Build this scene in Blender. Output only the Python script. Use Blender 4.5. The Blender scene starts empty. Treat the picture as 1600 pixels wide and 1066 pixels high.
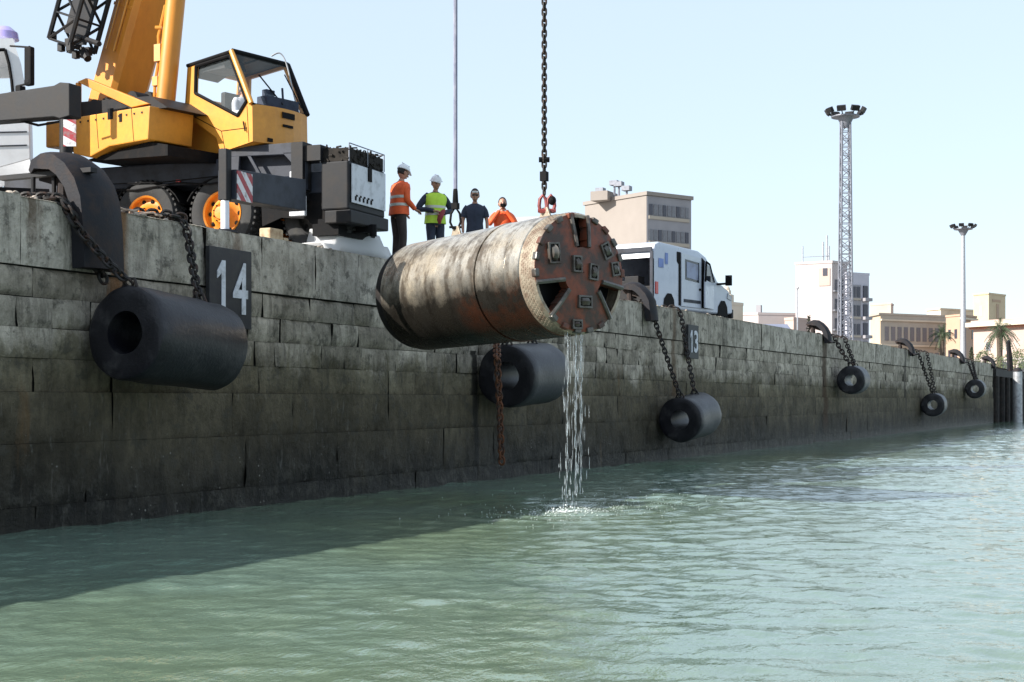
import bpy, math, random
from mathutils import Vector, Matrix, noise
PI = math.pi
random.seed(7)
sc = bpy.context.scene
COL = sc.collection

# ------------------------------------------------------------------ camera
FPX = 2200.0
B = math.atan(1072 / FPX)
CAM = Vector((0, -13, 1.62))
FW = Vector((math.cos(B), math.sin(B), 0)); RT = Vector((math.sin(B), -math.cos(B), 0))
cd = bpy.data.cameras.new('camera'); cam = bpy.data.objects.new('camera', cd); COL.objects.link(cam)
cam.location = CAM; cam.rotation_euler = (PI/2, 0, B - PI/2)
cd.sensor_width = 36; cd.lens = FPX / 1600 * 36; cd.shift_y = 92 / 1600
cd.clip_start = 0.2; cd.clip_end = 5000
sc.camera = cam

# ------------------------------------------------------------------ light
SUN_AZ, SUN_EL = math.radians(142), math.radians(29)      # azimuth counted from +X towards +Y
w = bpy.data.worlds.new('World'); sc.world = w; w.use_nodes = True
nt = w.node_tree; nt.nodes.clear()
out = nt.nodes.new('ShaderNodeOutputWorld'); bg = nt.nodes.new('ShaderNodeBackground'); sky = nt.nodes.new('ShaderNodeTexSky')
sky.sky_type = 'NISHITA'; sky.sun_disc = False; sky.sun_elevation = SUN_EL
sky.sun_rotation = PI/2 - SUN_AZ                          # node counts from +Y clockwise
sky.altitude = 0; sky.air_density = 1.0; sky.dust_density = 0.6; sky.ozone_density = 0.8
bg.inputs['Strength'].default_value = 0.15
thin = nt.nodes.new('ShaderNodeMix'); thin.data_type = 'RGBA'; thin.inputs[0].default_value = .8      # even pale blue added to the sky, also fills the shaded wall
thin.inputs[7].default_value = (2.2, 2.58, 3.0, 1); nt.links.new(sky.outputs[0], thin.inputs[6]); nt.links.new(thin.outputs[2], bg.inputs[0]); nt.links.new(bg.outputs[0], out.inputs[0])
sd = bpy.data.lights.new('sun', 'SUN'); sd.energy = 4.3; sd.angle = math.radians(0.5); sd.color = (1, .95, .87)
so = bpy.data.objects.new('sun', sd); COL.objects.link(so)
sdir = Vector((math.cos(SUN_AZ)*math.cos(SUN_EL), math.sin(SUN_AZ)*math.cos(SUN_EL), math.sin(SUN_EL)))
so.rotation_euler = sdir.to_track_quat('Z', 'Y').to_euler()
so.location = sdir * 60
sc.view_settings.view_transform = 'Standard'; sc.view_settings.look = 'None'
sc.view_settings.exposure = 1.14; sc.view_settings.gamma = 1

# ------------------------------------------------------------------ helpers
def W(px, py, d):
    u = (px - 800) / FPX
    return CAM + FW*d + RT*(u*d) + Vector((0, 0, d*(625 - py)/FPX))
def ray(px, py): return FW + RT*((px-800)/FPX) + Vector((0, 0, (625-py)/FPX))
def onY(px, py, Y):
    r = ray(px, py); return CAM + r*((Y - CAM.y)/r.y)
def onX(px, py, X):
    r = ray(px, py); return CAM + r*((X - CAM.x)/r.x)

class Frame:
    """x forward (heading), y left, z up"""
    def __init__(s, o, heading, pitch=0):
        h = math.radians(heading); p = math.radians(pitch)
        s.o = Vector(o)
        s.x = Vector((math.cos(h)*math.cos(p), math.sin(h)*math.cos(p), math.sin(p)))
        s.y = Vector((-math.sin(h), math.cos(h), 0)); s.z = s.x.cross(s.y)
        s.M = Matrix(((s.x.x, s.y.x, s.z.x, s.o.x), (s.x.y, s.y.y, s.z.y, s.o.y), (s.x.z, s.y.z, s.z.z, s.o.z), (0, 0, 0, 1)))
        s.I = s.M.inverted()
    def w(s, x, y, z): return s.M @ Vector((x, y, z))
    def l(s, p): return s.I @ p
    def t(s, px, py, ax, v):
        """pixel -> world point on the local plane axis=v"""
        n = (s.x, s.y, s.z)['xyz'.index(ax)]
        r = ray(px, py); k = (v - n.dot(CAM - s.o)) / n.dot(r)
        return CAM + r*k

class MB:
    def __init__(s): s.v = []; s.f = []; s.mi = []; s.cur = 0
    def add(s, vs, fs):
        n = len(s.v); s.v += [Vector(a) for a in vs]
        for f in fs: s.f.append(tuple(i+n for i in f)); s.mi.append(s.cur)
    def box(s, c, size, fr=None):
        hx, hy, hz = size[0]/2, size[1]/2, size[2]/2
        vs = [Vector((c[0]+a*hx, c[1]+b*hy, c[2]+d*hz)) for a in (-1, 1) for b in (-1, 1) for d in (-1, 1)]
        if fr is not None: vs = [(fr.M if isinstance(fr, Frame) else fr) @ v for v in vs]
        s.add(vs, [(0,1,3,2), (4,6,7,5), (0,4,5,1), (2,3,7,6), (0,2,6,4), (1,5,7,3)])
        return s
    def prism(s, pts, vec):
        pts = [Vector(p) for p in pts]; n = len(pts); vec = Vector(vec)
        s.add(pts + [p+vec for p in pts], [tuple(range(n))[::-1], tuple(range(n, 2*n))] + [(i, (i+1) % n, (i+1) % n+n, i+n) for i in range(n)])
        return s
    def frameprism(s, outer, inner, vec):
        """a plate with one opening; outer and inner have the same count"""
        o = [Vector(p) for p in outer]; i_ = [Vector(p) for p in inner]; n = len(o); vec = Vector(vec)
        fs = []
        for k in range(n):
            j = (k+1) % n
            fs += [(k, j, n+j, n+k), (2*n+k, 3*n+k, 3*n+j, 2*n+j), (k, 2*n+k, 2*n+j, j), (n+k, n+j, 3*n+j, 3*n+k)]
        s.add(o + i_ + [p+vec for p in o] + [p+vec for p in i_], fs)
        return s
    def ring(s, c, a, b, n): return [Vector(c) + a*math.cos(2*PI*i/n) + b*math.sin(2*PI*i/n) for i in range(n)]
    def tube(s, p0, p1, r0, r1=None, n=12, cap=True):
        return s.path([p0, p1], [r0, r0 if r1 is None else r1], n, cap)
    def path(s, pts, rs, n=8, cap=True, closed=False, sq=None):
        pts = [Vector(p) for p in pts]; m = len(pts)
        if not isinstance(rs, (list, tuple)): rs = [rs]*m
        up = Vector((0, 0, 1)); vs = []; prev = None
        for i, p in enumerate(pts):
            if closed: t = pts[(i+1) % m] - pts[i-1]
            else: t = pts[min(i+1, m-1)] - pts[max(i-1, 0)]
            t.normalize()
            if prev is None:
                a = t.cross(up)
                if a.length < .05: a = t.cross(Vector((0, 1, 0)))
            else: a = prev - t*prev.dot(t)
            a.normalize(); b = t.cross(a); prev = a
            vs += s.ring(p, a*rs[i], b*rs[i]*(sq or 1), n)
        fs = []
        for i in range(m if closed else m-1):
            j = (i+1) % m
            fs += [(i*n+k, i*n+(k+1) % n, j*n+(k+1) % n, j*n+k) for k in range(n)]
        if cap and not closed: fs += [tuple(range(n))[::-1], tuple((m-1)*n+k for k in range(n))]
        s.add(vs, fs); return s
    def loft(s, secs, n=16, M=None):
        """sections (cx, cy, z, rx, ry)"""
        vs = []
        for cx, cy, z, rx, ry in secs:
            for k in range(n):
                a = 2*PI*k/n; c, d = math.cos(a), math.sin(a)
                q = (abs(c)**2.4 + abs(d)**2.4)**(-1/2.4)
                vs.append(Vector((cx+rx*c*q, cy+ry*d*q, z)))
        if M is not None: vs = [M @ v for v in vs]
        fs = [(i*n+k, i*n+(k+1) % n, (i+1)*n+(k+1) % n, (i+1)*n+k) for i in range(len(secs)-1) for k in range(n)]
        fs += [tuple(range(n))[::-1], tuple((len(secs)-1)*n+k for k in range(n))]
        s.add(vs, fs); return s
    def lathe(s, prof, M, n=32, cap=True):
        """prof (x, r) about local x of matrix M"""
        vs = []
        for x, r in prof:
            vs += [M @ Vector((x, r*math.cos(2*PI*k/n), r*math.sin(2*PI*k/n))) for k in range(n)]
        m = len(prof)
        fs = [(i*n+k, i*n+(k+1) % n, (i+1)*n+(k+1) % n, (i+1)*n+k) for i in range(m-1) for k in range(n)]
        if cap: fs += [tuple(range(n))[::-1], tuple((m-1)*n+k for k in range(n))]
        s.add(vs, fs); return s
    def sphere(s, c, r, n=12, m=8, M=None):
        if not isinstance(r, (tuple, list)): r = (r, r, r)
        vs = []
        for i in range(m+1):
            th = PI*i/m
            for k in range(n):
                a = 2*PI*k/n
                vs.append(Vector((c[0]+r[0]*math.sin(th)*math.cos(a), c[1]+r[1]*math.sin(th)*math.sin(a), c[2]+r[2]*math.cos(th))))
        if M is not None: vs = [M @ v for v in vs]
        s.add(vs, [(i*n+k, (i+1)*n+k, (i+1)*n+(k+1) % n, i*n+(k+1) % n) for i in range(m) for k in range(n)])
        return s
    def addmesh(s, me, M=None):
        s.add([(M @ v.co) if M is not None else v.co.copy() for v in me.vertices], [tuple(p.vertices) for p in me.polygons]); return s

def crom(pts, rs, n=4):
    P_ = [Vector(p_) for p_ in pts]; o, r_ = [], []
    for i in range(len(P_)-1):
        a, b, c, e = P_[max(i-1, 0)], P_[i], P_[i+1], P_[min(i+2, len(P_)-1)]
        for k in range(n):
            t = k/n; o.append(.5*((2*b)+(c-a)*t+(2*a-5*b+4*c-e)*t*t+(3*b-a-3*c+e)*t**3)); r_.append(rs[i]*(1-t)+rs[i+1]*t)
    o.append(P_[-1]); r_.append(rs[-1]); return o, r_
ROOT = {}
def root_of(o):
    while o.parent: o = o.parent
    return ROOT.get(o.name, Matrix())
def build(name, mb, mats, parent=None, space='w', smooth=35, bevel=0, seg=2):
    me = bpy.data.meshes.new(name)
    vs = mb.v
    if parent is not None and space == 'w':
        I = root_of(parent).inverted(); vs = [I @ v for v in vs]
    me.from_pydata([tuple(v) for v in vs], [], mb.f)
    if not isinstance(mats, (list, tuple)): mats = [mats]
    for m in mats: me.materials.append(m)
    if len(mats) > 1: me.polygons.foreach_set('material_index', mb.mi)
    me.validate(); me.update()
    import bmesh
    bm = bmesh.new(); bm.from_mesh(me); bmesh.ops.recalc_face_normals(bm, faces=bm.faces); bm.to_mesh(me); bm.free()
    if smooth:
        me.shade_smooth(); me.set_sharp_from_angle(angle=math.radians(smooth))
    o = bpy.data.objects.new(name, me); COL.objects.link(o)
    if parent is not None: o.parent = parent
    if bevel:
        b = o.modifiers.new('bevel', 'BEVEL'); b.width = bevel; b.segments = seg; b.limit_method = 'ANGLE'; b.angle_limit = math.radians(40)
    return o
def tag(o, label=None, cat=None, group=None, kind=None):
    for k, v in (('label', label), ('category', cat), ('group', group), ('kind', kind)):
        if v: o[k] = v
    return o
def thing(name, fr, label, cat, group=None):
    o = bpy.data.objects.new(name, None); COL.objects.link(o); o.empty_display_size = .3
    M = fr.M if isinstance(fr, Frame) else (Matrix.Translation(Vector(fr)) if not isinstance(fr, Matrix) else fr)
    o.matrix_world = M; ROOT[o.name] = M.copy()
    return tag(o, label, cat, group)
def copy_tree(o, M, label):
    c = o.copy(); COL.objects.link(c); c.matrix_world = M; c['label'] = label; ROOT[c.name] = M.copy()
    for ch in o.children:
        d = ch.copy(); COL.objects.link(d); d.parent = c
        for g in ch.children:
            e = g.copy(); COL.objects.link(e); e.parent = d
    return c

# ------------------------------------------------------------------ materials
def N(nt, t, **kw):
    n = nt.nodes.new(t)
    for k, v in kw.items():
        if k in n.inputs: n.inputs[k].default_value = v
        else: setattr(n, k, v)
    return n
def ramp(nt, fac, stops, interp='LINEAR'):
    r = nt.nodes.new('ShaderNodeValToRGB'); cr = r.color_ramp; cr.interpolation = interp
    while len(cr.elements) < len(stops): cr.elements.new(.5)
    for e, (p, c) in zip(cr.elements, stops): e.position = p; e.color = (*c, 1) if len(c) == 3 else c
    nt.links.new(fac, r.inputs[0]); return r.outputs[0]
def mixc(nt, fac, a, b, mode='MIX'):
    m = nt.nodes.new('ShaderNodeMix'); m.data_type = 'RGBA'; m.blend_type = mode
    for s_, v in ((m.inputs[0], fac), (m.inputs[6], a), (m.inputs[7], b)):
        if hasattr(v, 'links'): nt.links.new(v, s_)
        elif isinstance(v, (int, float)): s_.default_value = v
        else: s_.default_value = (*v, 1)
    return m.outputs[2]
def mth(nt, op, a, b=None, c=None):
    m = nt.nodes.new('ShaderNodeMath'); m.operation = op
    for i, v in enumerate((a, b, c)):
        if v is None: continue
        if hasattr(v, 'links'): nt.links.new(v, m.inputs[i])
        else: m.inputs[i].default_value = v
    return m.outputs[0]
def tex(nt, scale, stretch=(1, 1, 1), detail=4, rough=.6, kind='ShaderNodeTexNoise', out=0):
    tc = nt.nodes.new('ShaderNodeTexCoord'); mp = nt.nodes.new('ShaderNodeMapping'); mp.inputs['Scale'].default_value = stretch
    nt.links.new(tc.outputs['Object'], mp.inputs[0]); n = nt.nodes.new(kind); n.inputs['Scale'].default_value = scale
    if kind == 'ShaderNodeTexNoise': n.inputs['Detail'].default_value = detail; n.inputs['Roughness'].default_value = rough
    nt.links.new(mp.outputs[0], n.inputs['Vector']); return n.outputs[out]
def newmat(name):
    m = bpy.data.materials.new(name); m.use_nodes = True; nt = m.node_tree
    return m, nt, nt.nodes['Principled BSDF']
def bump(nt, p, h, strength, dist=.02):
    b = nt.nodes.new('ShaderNodeBump'); b.inputs['Strength'].default_value = strength; b.inputs['Distance'].default_value = dist
    nt.links.new(h, b.inputs['Height']); nt.links.new(b.outputs[0], p.inputs['Normal'])
def mat(name, c, rough=.5, metal=0, c2=None, scale=4, lo=.45, hi=.65, bmp=.15, bscale=None, spec=.5, stretch=(1, 1, 1), var=.12):
    m, nt, p = newmat(name)
    p.inputs['Roughness'].default_value = rough; p.inputs['Metallic'].default_value = metal
    p.inputs['Specular IOR Level'].default_value = spec
    n1 = tex(nt, scale, stretch, 6, .65)
    if c2 is None: c2 = tuple(x*(1-var*2.2) for x in c)
    col = mixc(nt, ramp(nt, n1, [(lo, (0, 0, 0)), (hi, (1, 1, 1))]), c, c2)
    n2 = tex(nt, scale*5.3, stretch, 3)
    col = mixc(nt, mth(nt, 'MULTIPLY', n2, var*1.6), col, tuple(x*.45 for x in c))
    nt.links.new(col, p.inputs['Base Color'])
    nt.links.new(mth(nt, 'ADD', mth(nt, 'MULTIPLY', n1, .25), rough-.12), p.inputs['Roughness'])
    if bmp: bump(nt, p, tex(nt, bscale or scale*8, stretch, 4), bmp, .01)
    return m

M = {}
M['yellow'] = mat('crane_yellow_paint', (.68, .295, .035), .42, 0, (.5, .2, .03), 2.2, .45, .75, .08, var=.25)
M['yellow2'] = mat('crane_boom_paint', (.68, .265, .028), .45, 0, (.48, .165, .02), 1.6, .45, .72, .1, stretch=(1, 1, .4), var=.25)
M['rim'] = mat('orange_rim_paint', (.72, .25, .02), .5, 0, (.42, .13, .02), 6, .5, .75)
M['dark'] = mat('dark_grey_steel', (.011, .0115, .014), .55, 0, (.026, .022, .02), 3, .45, .7, .1, spec=.22)
M['greyblue'] = mat('grey_blue_steel_paint', (.034, .039, .054), .5, 0, (.018, .019, .023), 3, .45, .7, .08, spec=.22)
M['black'] = mat('greasy_black', (.006, .006, .007), .7, 0, (.016, .013, .012), 5, .5, .7, .2, spec=.12)
M['tyre'] = mat('tyre_rubber', (.022, .022, .023), .8, 0, (.05, .047, .042), 5, .5, .75, .2)
M['rubber'] = mat('fender_rubber', (.008, .008, .012), .42, 0, (.045, .043, .046), 2.8, .53, .72, .6, 20, spec=.42, var=.2)
M['ironblk'] = mat('tarred_iron', (.016, .016, .020), .68, 0, (.045, .03, .024), 3, .45, .7, .4, spec=.22)
M['chain'] = mat('rusty_chain_iron', (.016, .014, .013), .65, .2, (.07, .032, .018), 9, .5, .68, .3)
M['rustchain'] = mat('orange_rust_chain', (.16, .06, .025), .8, .2, (.05, .035, .03), 7, .45, .6, .4)
M['white'] = mat('white_paint', (.74, .75, .77), .4, 0, (.6, .6, .61), 2, .5, .8, .03)
M['whitegrey'] = mat('dirty_white_plate', (.58, .6, .65), .5, 0, (.3, .31, .33), 5, .5, .75, .05)
M['blueoff'] = mat('van_white_paint', (.50, .54, .62), .3, 0, (.4, .44, .52), 2, .5, .8, .02)
M['red'] = mat('red_paint', (.5, .03, .03), .4, 0)
M['hyred'] = mat('red_shackle_paint', (.25, .04, .035), .5, .1, (.1, .03, .03), 12)
M['lens_red'] = mat('red_lamp_lens', (.5, .02, .015), .2, 0)
M['steel'] = mat('galvanised_steel', (.42, .43, .45), .45, .5, (.25, .25, .26), 4)
M['mast'] = mat('mast_grey_steel', (.22, .23, .27), .55, .2)
M['mast2'] = mat('pale_mast_steel', (.4, .42, .46), .55, .2)
M['chrome'] = mat('bright_rod', (.75, .74, .8), .25, .1, (.6, .6, .7), 3, .5, .8, 0)
M['skin'] = mat('skin', (.42, .22, .15), .55, 0, (.36, .17, .11), 8, .5, .8, .02)
M['hair'] = mat('dark_hair', (.02, .015, .012), .7)
M['helmet'] = mat('helmet_white', (.78, .78, .8), .3, 0, bmp=0)
M['orange'] = mat('orange_hivis', (.85, .13, .03), .7, 0, (.65, .08, .02), 7, .45, .7, .3)
M['lime'] = mat('lime_hivis', (.52, .78, .06), .7, 0, (.38, .58, .04), 7, .45, .7, .3)
M['reflect'] = mat('reflective_tape', (.55, .57, .5), .4, .1)
M['navy'] = mat('navy_cloth', (.025, .033, .06), .8, 0, (.015, .018, .035), 7, .45, .7, .4)
M['brown'] = mat('dark_brown_cloth', (.05, .036, .033), .85, 0, (.03, .022, .02), 7, .45, .7, .4)
M['ltshirt'] = mat('pale_shirt', (.5, .52, .58), .8)
M['maroon'] = mat('maroon_glove', (.28, .04, .045), .7)
M['eye'] = mat('eye_dark', (.01, .008, .008), .2, bmp=0)
M['shoe'] = mat('boot_leather', (.03, .022, .018), .6)
M['timber'] = mat('tarred_timber', (.02, .018, .017), .8, 0, (.05, .04, .035), 3)
M['debris'] = mat('concrete_rubble', (.42, .36, .3), .9, 0, (.2, .15, .12), 6)
M['pillow'] = mat('pale_wood', (.5, .4, .26), .8, 0, (.3, .2, .12), 8)

def glassm(name, col=(.75, .85, .9), alpha=.07, rough=.05):
    m, nt, p = newmat(name); p.inputs['Base Color'].default_value = (*col, 1); p.inputs['Roughness'].default_value = rough
    p.inputs['Alpha'].default_value = alpha; return m
M['glass'] = glassm('cab_glass'); M['dglass'] = glassm('dark_tinted_glass', (.02, .025, .035), .92)
m, nt, p = newmat('thin_white_plastic')
p.inputs['Base Color'].default_value = (.85, .86, .88, 1); p.inputs['Roughness'].default_value = .5
tr = nt.nodes.new('ShaderNodeBsdfTranslucent'); tr.inputs[0].default_value = (.9, .9, .9, 1); ms = nt.nodes.new('ShaderNodeMixShader'); ms.inputs[0].default_value = .6
nt.links.new(p.outputs[0], ms.inputs[1]); nt.links.new(tr.outputs[0], ms.inputs[2]); nt.links.new(ms.outputs[0], nt.nodes['Material Output'].inputs[0]); M['sheet'] = m

# red and white diagonal stripes
def stripes(name, direction, freq):
    m, nt, p = newmat(name)
    tc = nt.nodes.new('ShaderNodeTexCoord'); dp = nt.nodes.new('ShaderNodeVectorMath'); dp.operation = 'DOT_PRODUCT'
    nt.links.new(tc.outputs['Object'], dp.inputs[0]); dp.inputs[1].default_value = direction
    fr_ = mth(nt, 'FRACT', mth(nt, 'MULTIPLY', dp.outputs['Value'], freq)); st = mth(nt, 'GREATER_THAN', fr_, .5)
    c = mixc(nt, st, (.62, .6, .62), (.33, .03, .04)); n = tex(nt, 9)
    c = mixc(nt, ramp(nt, n, [(.5, (0, 0, 0)), (.7, (1, 1, 1))]), c, (.2, .17, .17)); nt.links.new(c, p.inputs['Base Color']); return m

# quay masonry: stone colour with tide marks, weed, streaks, barnacles
def wallmat(name, coping=False):
    m, nt, p = newmat(name)
    tc = nt.nodes.new('ShaderNodeTexCoord'); sp = nt.nodes.new('ShaderNodeSeparateXYZ'); nt.links.new(tc.outputs['Object'], sp.inputs[0])
    z = sp.outputs[2]
    big = tex(nt, .55, (1, 1, .8), 4); streak = tex(nt, 5.0, (1, 1, .12), 5, .7); streak2 = tex(nt, 13.0, (1, 1, .18), 4, .7); fine = tex(nt, 9, (1, 1, 1), 6, .7)
    zz = mth(nt, 'ADD', z, mth(nt, 'MULTIPLY', mth(nt, 'SUBTRACT', big, .5), 1.5))
    zz = mth(nt, 'ADD', zz, mth(nt, 'MULTIPLY', mth(nt, 'SUBTRACT', streak, .5), 1.15))
    zz = mth(nt, 'ADD', zz, mth(nt, 'MULTIPLY', mth(nt, 'SUBTRACT', fine, .5), .5))
    t = mth(nt, 'DIVIDE', zz, 4.3)
    if coping: col = ramp(nt, big, [(.3, (.40, .36, .305)), (.5, (.49, .445, .38)), (.7, (.32, .29, .24))])
    else: col = ramp(nt, t, [(.04, (.011, .010, .007)), (.13, (.038, .033, .023)), (.26, (.09, .077, .052)), (.42, (.14, .12, .08)), (.50, (.16, .142, .10)), (.57, (.40, .36, .30)), (1, (.37, .33, .275))])
    # per-stone tone
    g = nt.nodes.new('ShaderNodeNewGeometry'); ri = g.outputs['Random Per Island']
    tone = ramp(nt, ri, [(0, (.7, .68, .64)), (.5, (.95, .94, .92)), (1, (1.25, 1.24, 1.22))])
    col = mixc(nt, 1.0 if not coping else .5, col, tone, 'MULTIPLY')
    bl = ramp(nt, tex(nt, 1.8, (1, 1, .7), 6, .75), [(.32, (.38, .37, .33)), (.5, (.95, .95, .95)), (.66, (1.5, 1.5, 1.5))]); col = mixc(nt, .85, col, bl, 'MULTIPLY')
    # dark run-off streaks and pale lime streaks
    dk = ramp(nt, streak, [(.5, (0, 0, 0)), (.66, (1, 1, 1))]); col = mixc(nt, mth(nt, 'MULTIPLY', dk, .5 if coping else .55), col, (.04, .035, .026))
    lm = ramp(nt, streak2, [(.6, (0, 0, 0)), (.74, (1, 1, 1))]); col = mixc(nt, mth(nt, 'MULTIPLY', lm, .25), col, (.33, .32, .29))
    spots = tex(nt, 3.2, (1, 1, 1), 7, .75)
    col = mixc(nt, mth(nt, 'MULTIPLY', ramp(nt, spots, [(.53, (0, 0, 0)), (.61, (1, 1, 1))]), .65), col, (.06, .056, .045))
    # rust and yellow lichen
    rs = tex(nt, 1.1, (1.6, 1, .25), 5, .6); col = mixc(nt, mth(nt, 'MULTIPLY', ramp(nt, rs, [(.63, (0, 0, 0)), (.72, (1, 1, 1))]), .5), col, (.15, .085, .035))
    if not coping:
        v = nt.nodes.new('ShaderNodeTexVoronoi'); v.inputs['Scale'].default_value = 15; nt.links.new(tc.outputs['Object'], v.inputs['Vector'])
        bn = mth(nt, 'LESS_THAN', v.outputs['Distance'], .22)
        msk = ramp(nt, tex(nt, 1.5, (1, 1, 1.3), 4, .7), [(.52, (0, 0, 0)), (.62, (1, 1, 1))]); lowz = ramp(nt, mth(nt, 'DIVIDE', z, 4), [(.1, (1, 1, 1)), (.36, (0, 0, 0))])
        vc = mth(nt, 'GREATER_THAN', v.outputs['Color'], .45)
        col = mixc(nt, mth(nt, 'MULTIPLY', mth(nt, 'MULTIPLY', mth(nt, 'MULTIPLY', bn, msk), lowz), vc), col, (.3, .29, .26))
    # rust runs and black runs below ironwork and drains
    nx_ = mth(nt, 'ADD', sp.outputs[0], mth(nt, 'MULTIPLY', mth(nt, 'SUBTRACT', streak, .5), .5)); nz_ = mth(nt, 'ADD', z, mth(nt, 'MULTIPLY', mth(nt, 'SUBTRACT', fine, .5), 1.2))
    for (xc_, hw, z_lo, z_hi, cc, st_) in ((14.62, .22, 2.2, 4.3, (.17, .075, .022), .85), (17.2, .1, 2.6, 4.3, (.14, .07, .03), .5), (24.95, .16, -.5, 2.6, (.012, .011, .009), .9), (29.2, .18, .4, 4.3, (.05, .045, .035), .6), (36.9, .2, 1.2, 4.3, (.12, .07, .035), .6), (54.3, .5, .2, 4.3, (.06, .035, .02), .8), (13.1, .12, 3.3, 4.3, (.09, .05, .025), .7), (71, .4, 1, 4.3, (.04, .035, .03), .7), (41.5, .3, 1.5, 4.3, (.06, .055, .04), .5)):
        mx_ = mth(nt, 'SUBTRACT', 1.0, mth(nt, 'DIVIDE', mth(nt, 'ABSOLUTE', mth(nt, 'SUBTRACT', nx_, xc_)), hw)); mx_ = mth(nt, 'MINIMUM', mth(nt, 'MAXIMUM', mth(nt, 'MULTIPLY', mx_, 2.0), 0), 1)
        mz_ = mth(nt, 'MULTIPLY', mth(nt, 'MINIMUM', mth(nt, 'MAXIMUM', mth(nt, 'MULTIPLY', mth(nt, 'SUBTRACT', nz_, z_lo), 1.5), 0), 1), mth(nt, 'LESS_THAN', z, z_hi))
        col = mixc(nt, mth(nt, 'MULTIPLY', mth(nt, 'MULTIPLY', mx_, mz_), st_), col, cc)
    nt.links.new(col, p.inputs['Base Color']); p.inputs['Roughness'].default_value = .85; p.inputs['Specular IOR Level'].default_value = .25
    if not coping:
        nt.links.new(ramp(nt, mth(nt, 'DIVIDE', z, 4), [(.0, (.5,)*3), (.25, (.8,)*3), (.5, (.9,)*3)]), p.inputs['Roughness'])
    h = mth(nt, 'ADD', mth(nt, 'MULTIPLY', fine, 1.0), mth(nt, 'MULTIPLY', spots, 1.2)); bump(nt, p, h, .9, .05)
    return m
M['wall'] = wallmat('quay_masonry'); M['coping'] = wallmat('quay_coping', True)
M['mortar'] = mat('dark_joint_mortar', (.03, .029, .025), .95, 0, (.015, .015, .012), 4)

# ------------------------------------------------------------------ ground and water
QZ = 4.13
M['ground'] = mat('quay_concrete', (.34, .32, .29), .9, 0, (.24, .23, .21), .8)
g = MB(); g.add([(-60, .9, QZ-.012), (900, .9, QZ-.012), (900, 900, QZ-.012), (-60, 900, QZ-.012)], [(0, 1, 2, 3)])
tag(build('quay_ground', g, M['ground'], smooth=0), kind='structure')

def wave(x, y, fine=True):
    a, b = x*FW.x+y*FW.y, x*RT.x+y*RT.y                 # the breeze runs roughly along the quay
    gust = .75+.6*noise.noise(Vector((a*.11, b*.16, 20)))
    h = .018*noise.noise(Vector((a*.8, b*.5, 3))) + gust*(.025*noise.noise(Vector((a*2.3, b*1.5, 1))) + .019*noise.noise(Vector((a*5.2, b*3.4, 7))))
    if fine: h += gust*.0085*noise.noise(Vector((a*10.5, b*7.5, 5)))
    r = math.hypot(x-19.3, y+4.6)                       # rings from the falling water
    if r < 9: h += .02*math.exp(-r*.3)*math.sin(r*9)*(1+noise.noise(Vector((x*3, y*3, 9))))
    return h
m, nt, p = newmat('green_harbour_water')
n0 = tex(nt, .12, (1, 1, 1), 3)
nt.links.new(ramp(nt, n0, [(.35, (.130, .182, .112)), (.65, (.140, .208, .165))]), p.inputs['Base Color'])
p.inputs['Roughness'].default_value = .04; p.inputs['IOR'].default_value = 1.75
a_ = tex(nt, 2.0, (1, 1.6, 1), 5, .6); b_ = tex(nt, 11, (1, 1.6, 1), 3, .6)
hh = mth(nt, 'ADD', mth(nt, 'MULTIPLY', a_, 1.0), mth(nt, 'MULTIPLY', b_, .36)); bump(nt, p, hh, 1.0, .018)
M['water'] = m
def grid_mb(x0, x1, nx, y0, y1, ny, f):
    vs = [(x0+(x1-x0)*i/nx, y0+(y1-y0)*j/ny, f(x0+(x1-x0)*i/nx, y0+(y1-y0)*j/ny)) for j in range(ny+1) for i in range(nx+1)]
    return vs, [(j*(nx+1)+i, j*(nx+1)+i+1, (j+1)*(nx+1)+i+1, (j+1)*(nx+1)+i) for j in range(ny) for i in range(nx)]
wm = MB()
XS, XM, XF, YN, YF_ = 4, 40, 130, -12.9, .6
def edge(x, y): return max(0, min(1, (x-XS)/1.5, (XF-x)/10, (y+34)/3))
wm.add(*grid_mb(XS, XM, 600, YN, YF_, 270, lambda x, y: wave(x, y)*edge(x, y)*(1 if x < XM-1e-6 else 1)))
wm.add(*grid_mb(XM, XF, 450, YN, YF_, 110, lambda x, y: wave(x, y, x < XM+1)*edge(x, y)))
wm.add(*grid_mb(XS, XF, 500, -34, YN, 110, lambda x, y: wave(x, y, False)*edge(x, y)))
F_ = 0
wm.add([(XS, -34, -.12), (XF, -34, -.12), (XF, .6, -.12), (XS, .6, -.12)], [(0, 1, 2, 3)])
for (a, b, c, d) in ((-300, XS, -600, YF_), (XF, 900, -600, YF_), (XS, XF, -600, -34)):
    wm.add([(a, c, F_), (b, c, F_), (b, d, F_), (a, d, F_)], [(0, 1, 2, 3)])
tag(build('water', wm, M['water'], smooth=180), kind='structure')

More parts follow.
